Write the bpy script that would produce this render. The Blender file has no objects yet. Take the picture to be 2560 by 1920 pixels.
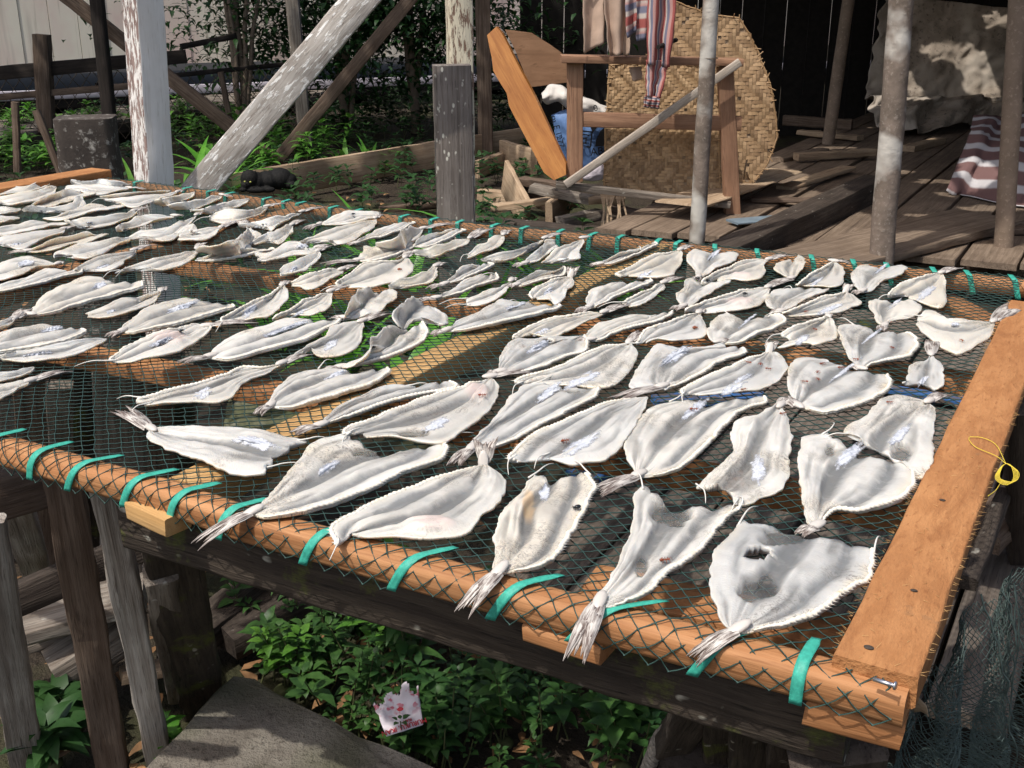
import bpy, math, random
import numpy as np
from mathutils import Vector, Matrix, noise
random.seed(7)
SC = bpy.context.scene
COL = SC.collection
V3 = lambda *a: np.array(a, float)
# ------------------------------------------------------------------ camera
CAMZ, TZ, FPX, PITCH = 1.40, 0.78, 2789.0, math.radians(19.6)
cp, sp = math.cos(PITCH), math.sin(PITCH)
def ray(u, v):
    x = (u - 1280) / FPX; y = (v - 960) / FPX
    return V3(x, cp - y * sp, -sp - y * cp)
def onz(u, v, z):
    d = ray(u, v); return V3(0, 0, CAMZ) + d * ((z - CAMZ) / d[2])
def aty(u, v, Y):
    d = ray(u, v); return V3(0, 0, CAMZ) + d * (Y / d[1])
cam = bpy.data.cameras.new('camera'); cam.sensor_width = 36; cam.lens = 36 * FPX / 2560
cam.clip_start = 0.05; cam.clip_end = 300
camo = bpy.data.objects.new('camera', cam); COL.objects.link(camo)
camo.location = (0, 0, CAMZ); camo.rotation_euler = (math.pi / 2 - PITCH, 0, 0)
SC.camera = camo
# ------------------------------------------------------------------ object helpers
def meta(o, label=None, cat=None, group=None, kind=None):
    if label: o['label'] = label
    if cat: o['category'] = cat
    if group: o['group'] = group
    if kind: o['kind'] = kind
    return o
def empty(name, loc, label, cat, group=None):
    o = bpy.data.objects.new(name, None); o.empty_display_size = .05
    o.location = loc; COL.objects.link(o); return meta(o, label, cat, group)
def obj(name, vs, fs, mat, parent=None, smooth=True, label=None, cat=None, group=None, kind=None, loc=None, rot=None, uv=None):
    """verts are world coordinates unless loc/rot are given (then local)."""
    vs = np.asarray(vs, float).reshape(-1, 3)
    if loc is None:
        if parent is not None: loc = np.array(parent.location)
        elif len(vs):
            loc = (vs.min(0) + vs.max(0)) / 2; loc[2] = vs[:, 2].min()
        else: loc = V3(0, 0, 0)
        vs = vs - loc
    me = bpy.data.meshes.new(name)
    me.from_pydata(vs.tolist(), [], [tuple(int(i) for i in f) for f in fs])
    if smooth: me.polygons.foreach_set('use_smooth', [True] * len(me.polygons))
    for m in (mat if isinstance(mat, (list, tuple)) else [mat]): me.materials.append(m)
    if uv is not None:
        l = me.uv_layers.new(name='UVMap'); idx = np.empty(len(me.loops), int); me.loops.foreach_get('vertex_index', idx)
        l.data.foreach_set('uv', np.asarray(uv, float)[idx].ravel())
    me.update()
    o = bpy.data.objects.new(name, me); COL.objects.link(o)
    loc = np.array(loc, float)
    if parent is not None: o.parent = parent; loc = loc - np.array(parent.location)
    o.location = loc
    if rot is not None: o.rotation_euler = rot.to_euler() if isinstance(rot, Matrix) else rot
    return meta(o, label, cat, group, kind)
def nrm(v):
    v = np.asarray(v, float); n = np.linalg.norm(v); return v / n if n > 1e-9 else v
def nz(p, s, seed=0.): return noise.noise(Vector((p[0] * s + seed, p[1] * s + seed * 1.7, p[2] * s - seed)))
# ------------------------------------------------------------------ material helpers
def newmat(name):
    m = bpy.data.materials.new(name); m.use_nodes = True; nt = m.node_tree
    b = nt.nodes['Principled BSDF']; return m, nt, b
def N(nt, typ, ins=None, **at):
    n = nt.nodes.new(typ)
    for k, v in at.items(): setattr(n, k, v)
    for k, v in (ins or {}).items():
        if isinstance(v, bpy.types.NodeSocket): nt.links.new(v, n.inputs[k])
        else: n.inputs[k].default_value = v
    return n
def c4(c): return (c[0], c[1], c[2], 1.)
def setin(nt, node, key, v):
    if isinstance(v, bpy.types.NodeSocket): nt.links.new(v, node.inputs[key])
    else: node.inputs[key].default_value = v
def mixc(nt, f, a, b, mode='MIX'):
    n = nt.nodes.new('ShaderNodeMix'); n.data_type = 'RGBA'; n.blend_type = mode
    setin(nt, n, 0, f); setin(nt, n, 6, c4(a) if isinstance(a, tuple) else a); setin(nt, n, 7, c4(b) if isinstance(b, tuple) else b)
    return n.outputs[2]
def math_(nt, op, a, b=0.5, clamp=False):
    n = nt.nodes.new('ShaderNodeMath'); n.operation = op; n.use_clamp = clamp
    setin(nt, n, 0, a); setin(nt, n, 1, b); return n.outputs[0]
def ramp(nt, f, lo, hi, ease=False):
    n = nt.nodes.new('ShaderNodeMapRange'); n.clamp = True
    if ease: n.interpolation_type = 'SMOOTHSTEP'
    setin(nt, n, 0, f); n.inputs[1].default_value = lo; n.inputs[2].default_value = hi; return n.outputs[0]
def coords(nt, scale=(1, 1, 1), kind='Object', rand=True):
    tc = nt.nodes.new('ShaderNodeTexCoord'); mp = nt.nodes.new('ShaderNodeMapping')
    nt.links.new(tc.outputs[kind], mp.inputs[0]); mp.inputs['Scale'].default_value = scale
    if rand:
        oi = nt.nodes.new('ShaderNodeObjectInfo'); mu = math_(nt, 'MULTIPLY', oi.outputs['Random'], 37.)
        cb = N(nt, 'ShaderNodeCombineXYZ', {0: mu, 1: mu, 2: mu}); nt.links.new(cb.outputs[0], mp.inputs['Location'])
    return mp.outputs[0]
def tnoise(nt, co, sc, det=4., rough=.6, dist=0.):
    return N(nt, 'ShaderNodeTexNoise', {'Vector': co, 'Scale': sc, 'Detail': det, 'Roughness': rough, 'Distortion': dist}).outputs['Fac']
def bump(nt, b, h, strength, dist=.002):
    n = N(nt, 'ShaderNodeBump', {'Height': h, 'Strength': strength, 'Distance': dist}); nt.links.new(n.outputs[0], b.inputs['Normal'])
def wood(name, c1, c2, dark, grain=14., streak=.06, rough=.8, bstr=.5, paint=None, moss=None, specks=None, spec=.25, pscale=75.):
    """grain runs along local X; paint=(colour, amount), moss=(colour, amount), specks=(colour, amount)"""
    m, nt, b = newmat(name)
    co = coords(nt, (streak, 1, 1)); cf = coords(nt)
    g = tnoise(nt, co, grain * 6, 6, .65, .4); big = tnoise(nt, cf, 5., 4, .6); fine = tnoise(nt, co, grain * 22, 3, .6)
    col = mixc(nt, ramp(nt, g, .41, .60), c1, c2)
    col = mixc(nt, ramp(nt, big, .35, .7), col, mixc(nt, .5, col, dark))
    gs = tnoise(nt, coords(nt, (streak * .6, 1, 1)), grain * 3, 5, .75, .8)
    col = mixc(nt, math_(nt, 'MULTIPLY', ramp(nt, gs, .53, .66), .75), col, dark); col = mixc(nt, ramp(nt, fine, .58, .72), col, dark)
    h = math_(nt, 'ADD', g, fine)
    if moss:
        mn = tnoise(nt, cf, 9., 6, .7); col = mixc(nt, ramp(nt, mn, .62 - moss[1], .70 - moss[1] * .7), col, moss[0])
    if paint:
        pn = tnoise(nt, coords(nt, (.22, 1, 1)), pscale, 5, .7); mk = ramp(nt, pn, .52 - paint[1], .56 - paint[1])
        col = mixc(nt, mk, col, paint[0]); h = math_(nt, 'ADD', h, mk)
    if specks:
        vn = N(nt, 'ShaderNodeTexVoronoi', {'Vector': coords(nt, (.5, 1, 1)), 'Scale': 60.}).outputs['Distance']
        n2 = tnoise(nt, cf, 14., 3); mk = math_(nt, 'MULTIPLY', ramp(nt, vn, .33, .22), ramp(nt, n2, .62 - specks[1], .7 - specks[1]))
        col = mixc(nt, mk, col, specks[0])
    nt.links.new(col, b.inputs['Base Color']); b.inputs['Roughness'].default_value = rough
    b.inputs['Specular IOR Level'].default_value = spec
    bump(nt, b, h, bstr, .003); return m
def mottled(name, cols, sc=8., rough=.9, bstr=.5, fine=60., dist=.004, spec=.2):
    m, nt, b = newmat(name); co = coords(nt)
    a = tnoise(nt, co, sc, 6, .65); f = tnoise(nt, co, fine, 5, .7); l = tnoise(nt, co, sc * .3, 3)
    col = mixc(nt, ramp(nt, a, .35, .65), cols[0], cols[1]); col = mixc(nt, ramp(nt, f, .55, .7), col, cols[2])
    if len(cols) > 3: col = mixc(nt, ramp(nt, l, .5, .62), col, cols[3])
    nt.links.new(col, b.inputs['Base Color']); b.inputs['Roughness'].default_value = rough
    b.inputs['Specular IOR Level'].default_value = spec
    bump(nt, b, math_(nt, 'ADD', a, f), bstr, dist); return m
def plain(name, c, rough=.6, var=.15, sc=20., spec=.3, bstr=.15, metal=0.):
    m, nt, b = newmat(name); n = tnoise(nt, coords(nt), sc, 4)
    col = mixc(nt, ramp(nt, n, .3, .7), tuple(x * (1 - var) for x in c), tuple(min(1, x * (1 + var)) for x in c))
    nt.links.new(col, b.inputs['Base Color']); b.inputs['Roughness'].default_value = rough; b.inputs['Metallic'].default_value = metal
    b.inputs['Specular IOR Level'].default_value = spec; bump(nt, b, n, bstr, .002); return m
def leafmat(name, c1, c2, rough=.45, trans=.25):
    m, nt, b = newmat(name); co = coords(nt)
    n = tnoise(nt, co, 9., 3); n2 = tnoise(nt, co, 45., 3)
    col = mixc(nt, ramp(nt, n, .35, .65), c1, c2); col = mixc(nt, ramp(nt, n2, .62, .8), col, tuple(x * .55 for x in c1))
    nt.links.new(col, b.inputs['Base Color']); b.inputs['Roughness'].default_value = rough; b.inputs['Specular IOR Level'].default_value = .35
    tr = N(nt, 'ShaderNodeBsdfTranslucent', {'Color': col}); mx = N(nt, 'ShaderNodeMixShader', {0: trans})
    nt.links.new(b.outputs[0], mx.inputs[1]); nt.links.new(tr.outputs[0], mx.inputs[2])
    nt.links.new(mx.outputs[0], nt.nodes['Material Output'].inputs[0]); return m
# ------------------------------------------------------------------ mesh helpers
def frame(d, hint):
    x = nrm(d); y = np.asarray(hint, float) - x * np.dot(hint, x)
    if np.linalg.norm(y) < 1e-4: y = np.cross((0, 0, 1), x)
    y = nrm(y); return x, y, np.cross(x, y)
def beam(name, p0, p1, w, h, mat, hint=None, bev=.004, parent=None, seg=8, rough=.0015, taper=1., bow=(0, 0), label=None, cat=None, group=None, kind=None, skew=0., chip=0.):
    """bar from p0 to p1; w along the hint direction, h along the third axis"""
    p0 = np.asarray(p0, float); p1 = np.asarray(p1, float); d = p1 - p0; L = np.linalg.norm(d)
    if hint is None: hint = np.cross((0, 0, 1), d) if abs(d[2]) < .9 * L else V3(1, 0, 0)
    x, y, z = frame(d, hint); R = Matrix(np.stack([x, y, z], 1).tolist())
    hw, hh = w / 2, h / 2; b = min(bev, hw * .9, hh * .9); q = b * .3
    prof = []
    for sx, sy in ((1, 1), (-1, 1), (-1, -1), (1, -1)):
        A, B, C = (sx * hw, sy * (hh - b)), (sx * (hw - q), sy * (hh - q)), (sx * (hw - b), sy * hh)
        prof += [A, B, C] if sx * sy > 0 else [C, B, A]
    n = len(prof); sd = random.uniform(0, 90); vs = []
    for i in range(seg + 1):
        f = i / seg; k = 1 + (taper - 1) * f; e = skew * (f - .5) * 2 if i in (0, seg) else 0
        for j, (a, c) in enumerate(prof):
            X = (f - .5) * L
            if i in (0, seg): X += (-1 if i == 0 else 1) * (chip * (nz((a, c, f), 60, sd)) + e * a)
            X += 0
            ra = rough * nz((X, a * 9, c * 9), 14, sd); rb = rough * nz((X, c * 9, a * 9), 14, sd + 5)
            bw = 4 * f * (1 - f)
            vs.append((X, a * k + ra + bow[0] * bw, c * k + rb + bow[1] * bw))
    fs = []
    for i in range(seg):
        for j in range(n):
            k = (j + 1) % n; fs.append((i * n + j, i * n + k, (i + 1) * n + k, (i + 1) * n + j))
    for i, s in ((0, -1), (seg, 1)):
        o0 = len(vs)
        vs += [vs[i * n + j] for j in range(n)]
        ring = [o0 + j for j in range(n)]; fs.append(ring[::-1] if s < 0 else ring)
    o = obj(name, vs, fs, mat, parent, True, label, cat, group, kind, loc=(p0 + p1) / 2, rot=R)
    return o
def pole(name, p0, p1, r0, r1, mat, parent=None, seg=14, sides=14, bumpy=.06, wob=.0, label=None, cat=None, group=None):
    p0 = np.asarray(p0, float); p1 = np.asarray(p1, float); d = p1 - p0; L = np.linalg.norm(d)
    x, y, z = frame(d, V3(.3, 1, .1)); R = Matrix(np.stack([x, y, z], 1).tolist()); sd = random.uniform(0, 99)
    vs, fs = [], []
    for i in range(seg + 1):
        f = i / seg; r = r0 + (r1 - r0) * f; wx = wob * nz((f, 0, 0), 3, sd); wy = wob * nz((0, f, 0), 3, sd)
        for j in range(sides):
            a = 2 * math.pi * j / sides
            rr = r * (1 + bumpy * nz((math.cos(a), math.sin(a), f * L * 4), 1.3, sd))
            vs.append(((f - .5) * L, rr * math.cos(a) + wx, rr * math.sin(a) + wy))
    for i in range(seg):
        for j in range(sides):
            k = (j + 1) % sides; fs.append((i * sides + j, i * sides + k, (i + 1) * sides + k, (i + 1) * sides + j))
    o0 = len(vs); vs += vs[:sides]; fs.append([o0 + j for j in range(sides)][::-1])
    o0 = len(vs); vs += vs[seg * sides:(seg + 1) * sides]; fs.append([o0 + j for j in range(sides)])
    return obj(name, vs, fs, mat, parent, True, label, cat, group, loc=(p0 + p1) / 2, rot=R)
def tube(vs, fs, pts, r, sides=5, closed_ends=True):
    """append a tube along pts (radius number or list) to vs/fs"""
    pts = np.asarray(pts, float); n = len(pts); rs = [r] * n if np.isscalar(r) else list(r)
    prev = None; o0 = len(vs)
    for i in range(n):
        t = nrm(pts[min(i + 1, n - 1)] - pts[max(i - 1, 0)])
        if prev is None:
            h = V3(0, 0, 1) if abs(t[2]) < .9 else V3(1, 0, 0); u = nrm(np.cross(t, h))
        else:
            u = nrm(prev - t * np.dot(prev, t))
        prev = u; w = np.cross(t, u)
        for j in range(sides):
            a = 2 * math.pi * j / sides; vs.append(tuple(pts[i] + rs[i] * (math.cos(a) * u + math.sin(a) * w)))
    for i in range(n - 1):
        for j in range(sides):
            k = (j + 1) % sides; fs.append((o0 + i * sides + j, o0 + i * sides + k, o0 + (i + 1) * sides + k, o0 + (i + 1) * sides + j))
    if closed_ends:
        fs.append([o0 + j for j in range(sides)][::-1]); fs.append([o0 + (n - 1) * sides + j for j in range(sides)])
def resample(P, n):
    """Catmull-Rom through P, n points evenly spaced by arc length"""
    P = [np.asarray(p, float) for p in P]
    if len(P) == 1: return np.repeat(P[0][None], n, 0)
    Q = [2 * P[0] - P[1]] + P + [2 * P[-1] - P[-2]]; D = []
    for i in range(1, len(Q) - 2):
        a, b, c, d = Q[i - 1:i + 3]
        for t in np.linspace(0, 1, 12, endpoint=False):
            D.append(.5 * (2 * b + (c - a) * t + (2 * a - 5 * b + 4 * c - d) * t * t + (3 * b - a - 3 * c + d) * t ** 3))
    D.append(P[-1]); D = np.array(D); s = np.concatenate([[0], np.cumsum(np.linalg.norm(np.diff(D, axis=0), axis=1))])
    t = np.linspace(0, s[-1], n); return np.stack([np.interp(t, s, D[:, k]) for k in range(D.shape[1])], 1)
def ellipsoid(vs, fs, c, ax, seg=10, rings=7):
    """ax = three axis vectors"""
    o0 = len(vs); c = np.asarray(c, float); A = [np.asarray(a, float) for a in ax]
    for i in range(rings + 1):
        th = math.pi * i / rings
        for j in range(seg):
            ph = 2 * math.pi * j / seg
            vs.append(tuple(c + A[0] * math.cos(th) + A[1] * math.sin(th) * math.cos(ph) + A[2] * math.sin(th) * math.sin(ph)))
    for i in range(rings):
        for j in range(seg):
            k = (j + 1) % seg; fs.append((o0 + i * seg + j, o0 + (i + 1) * seg + j, o0 + (i + 1) * seg + k, o0 + i * seg + k))
def sheet(name, G, th, mat, parent=None, uvs=True, smooth=True, keep=None, **kw):
    """closed thin sheet from an (n,m,3) grid; th = thickness; keep = optional (n-1,m-1) mask"""
    G = np.asarray(G, float); n, m, _ = G.shape
    du = np.gradient(G, axis=0); dv = np.gradient(G, axis=1); nn = np.cross(du, dv)
    nn /= np.linalg.norm(nn, axis=2, keepdims=True) + 1e-9
    vs = np.concatenate([G.reshape(-1, 3), (G - nn * th).reshape(-1, 3)]); o = n * m; fs = []
    if keep is None: keep = np.ones((n - 1, m - 1), bool)
    for i in range(n - 1):
        for j in range(m - 1):
            if not keep[i, j]: continue
            a, b, c, d = i * m + j, (i + 1) * m + j, (i + 1) * m + j + 1, i * m + j + 1
            fs += [(a, b, c, d), (o + d, o + c, o + b, o + a)]
            if i == 0 or not keep[i - 1, j]: fs.append((a, d, o + d, o + a))
            if i == n - 2 or not keep[i + 1, j]: fs.append((c, b, o + b, o + c))
            if j == 0 or not keep[i, j - 1]: fs.append((b, a, o + a, o + b))
            if j == m - 2 or not keep[i, j + 1]: fs.append((d, c, o + c, o + d))
    uv = None
    if uvs:
        U, W = np.meshgrid(np.linspace(0, 1, n), np.linspace(0, 1, m), indexing='ij'); uv = np.stack([U.ravel(), W.ravel()], 1); uv = np.concatenate([uv, uv])
    return obj(name, vs, fs, mat, parent, smooth, uv=uv, **kw)
def slab(name, poly, thick, mat, parent=None, jag=0., **kw):
    """polygon (world points) extruded by the vector thick"""
    P = [np.asarray(p, float) for p in poly]; Q = []
    for i, p in enumerate(P):
        q = P[(i + 1) % len(P)]; k = max(1, int(np.linalg.norm(q - p) / .05)) if jag else 1
        for t in range(k):
            r = p + (q - p) * t / k; Q.append(r + jag * V3(nz(r, 30), nz(r, 30, 3), nz(r, 30, 7)))
    n = len(Q); T = np.asarray(thick, float); vs = Q + [q + T for q in Q] ; vs = vs + vs
    fs = [list(range(n)), list(range(2 * n - 1, n - 1, -1))]
    nv = V3(0, 0, 0)
    for i in range(n): nv += np.cross(Q[i], Q[(i + 1) % n])
    if np.dot(nv, T) > 0: fs = [f[::-1] for f in fs]
    for i in range(n):
        k = (i + 1) % n; f = (2 * n + i, 2 * n + k, 3 * n + k, 3 * n + i); fs.append(f if np.dot(nv, T) > 0 else f[::-1])
    return obj(name, vs, fs, mat, parent, False, **kw)
def leaf(vs, fs, base, d, up, L, W, bend=.3, fold=.25, n=4, shape=.5):
    """one pointed leaf blade with a folded midrib"""
    d = nrm(d); up = nrm(np.asarray(up) - d * np.dot(up, d)); s = np.cross(d, up); o0 = len(vs); b = np.asarray(base, float)
    for i in range(n + 1):
        f = i / n; w = W * .5 * (math.sin(math.pi * min(1, f ** shape)) if i < n else 0) ** .9
        c = b + d * L * (f - .12 * bend * f * f) + up * L * (.25 * bend * math.sin(f * 2) - bend * f * f * .6)
        vs += [tuple(c + s * w + up * w * fold), tuple(c), tuple(c - s * w + up * w * fold)]
    for i in range(n):
        k = o0 + i * 3; fs += [(k, k + 1, k + 4, k + 3), (k + 1, k + 2, k + 5, k + 4)]
EXPO = 0.02
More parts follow.
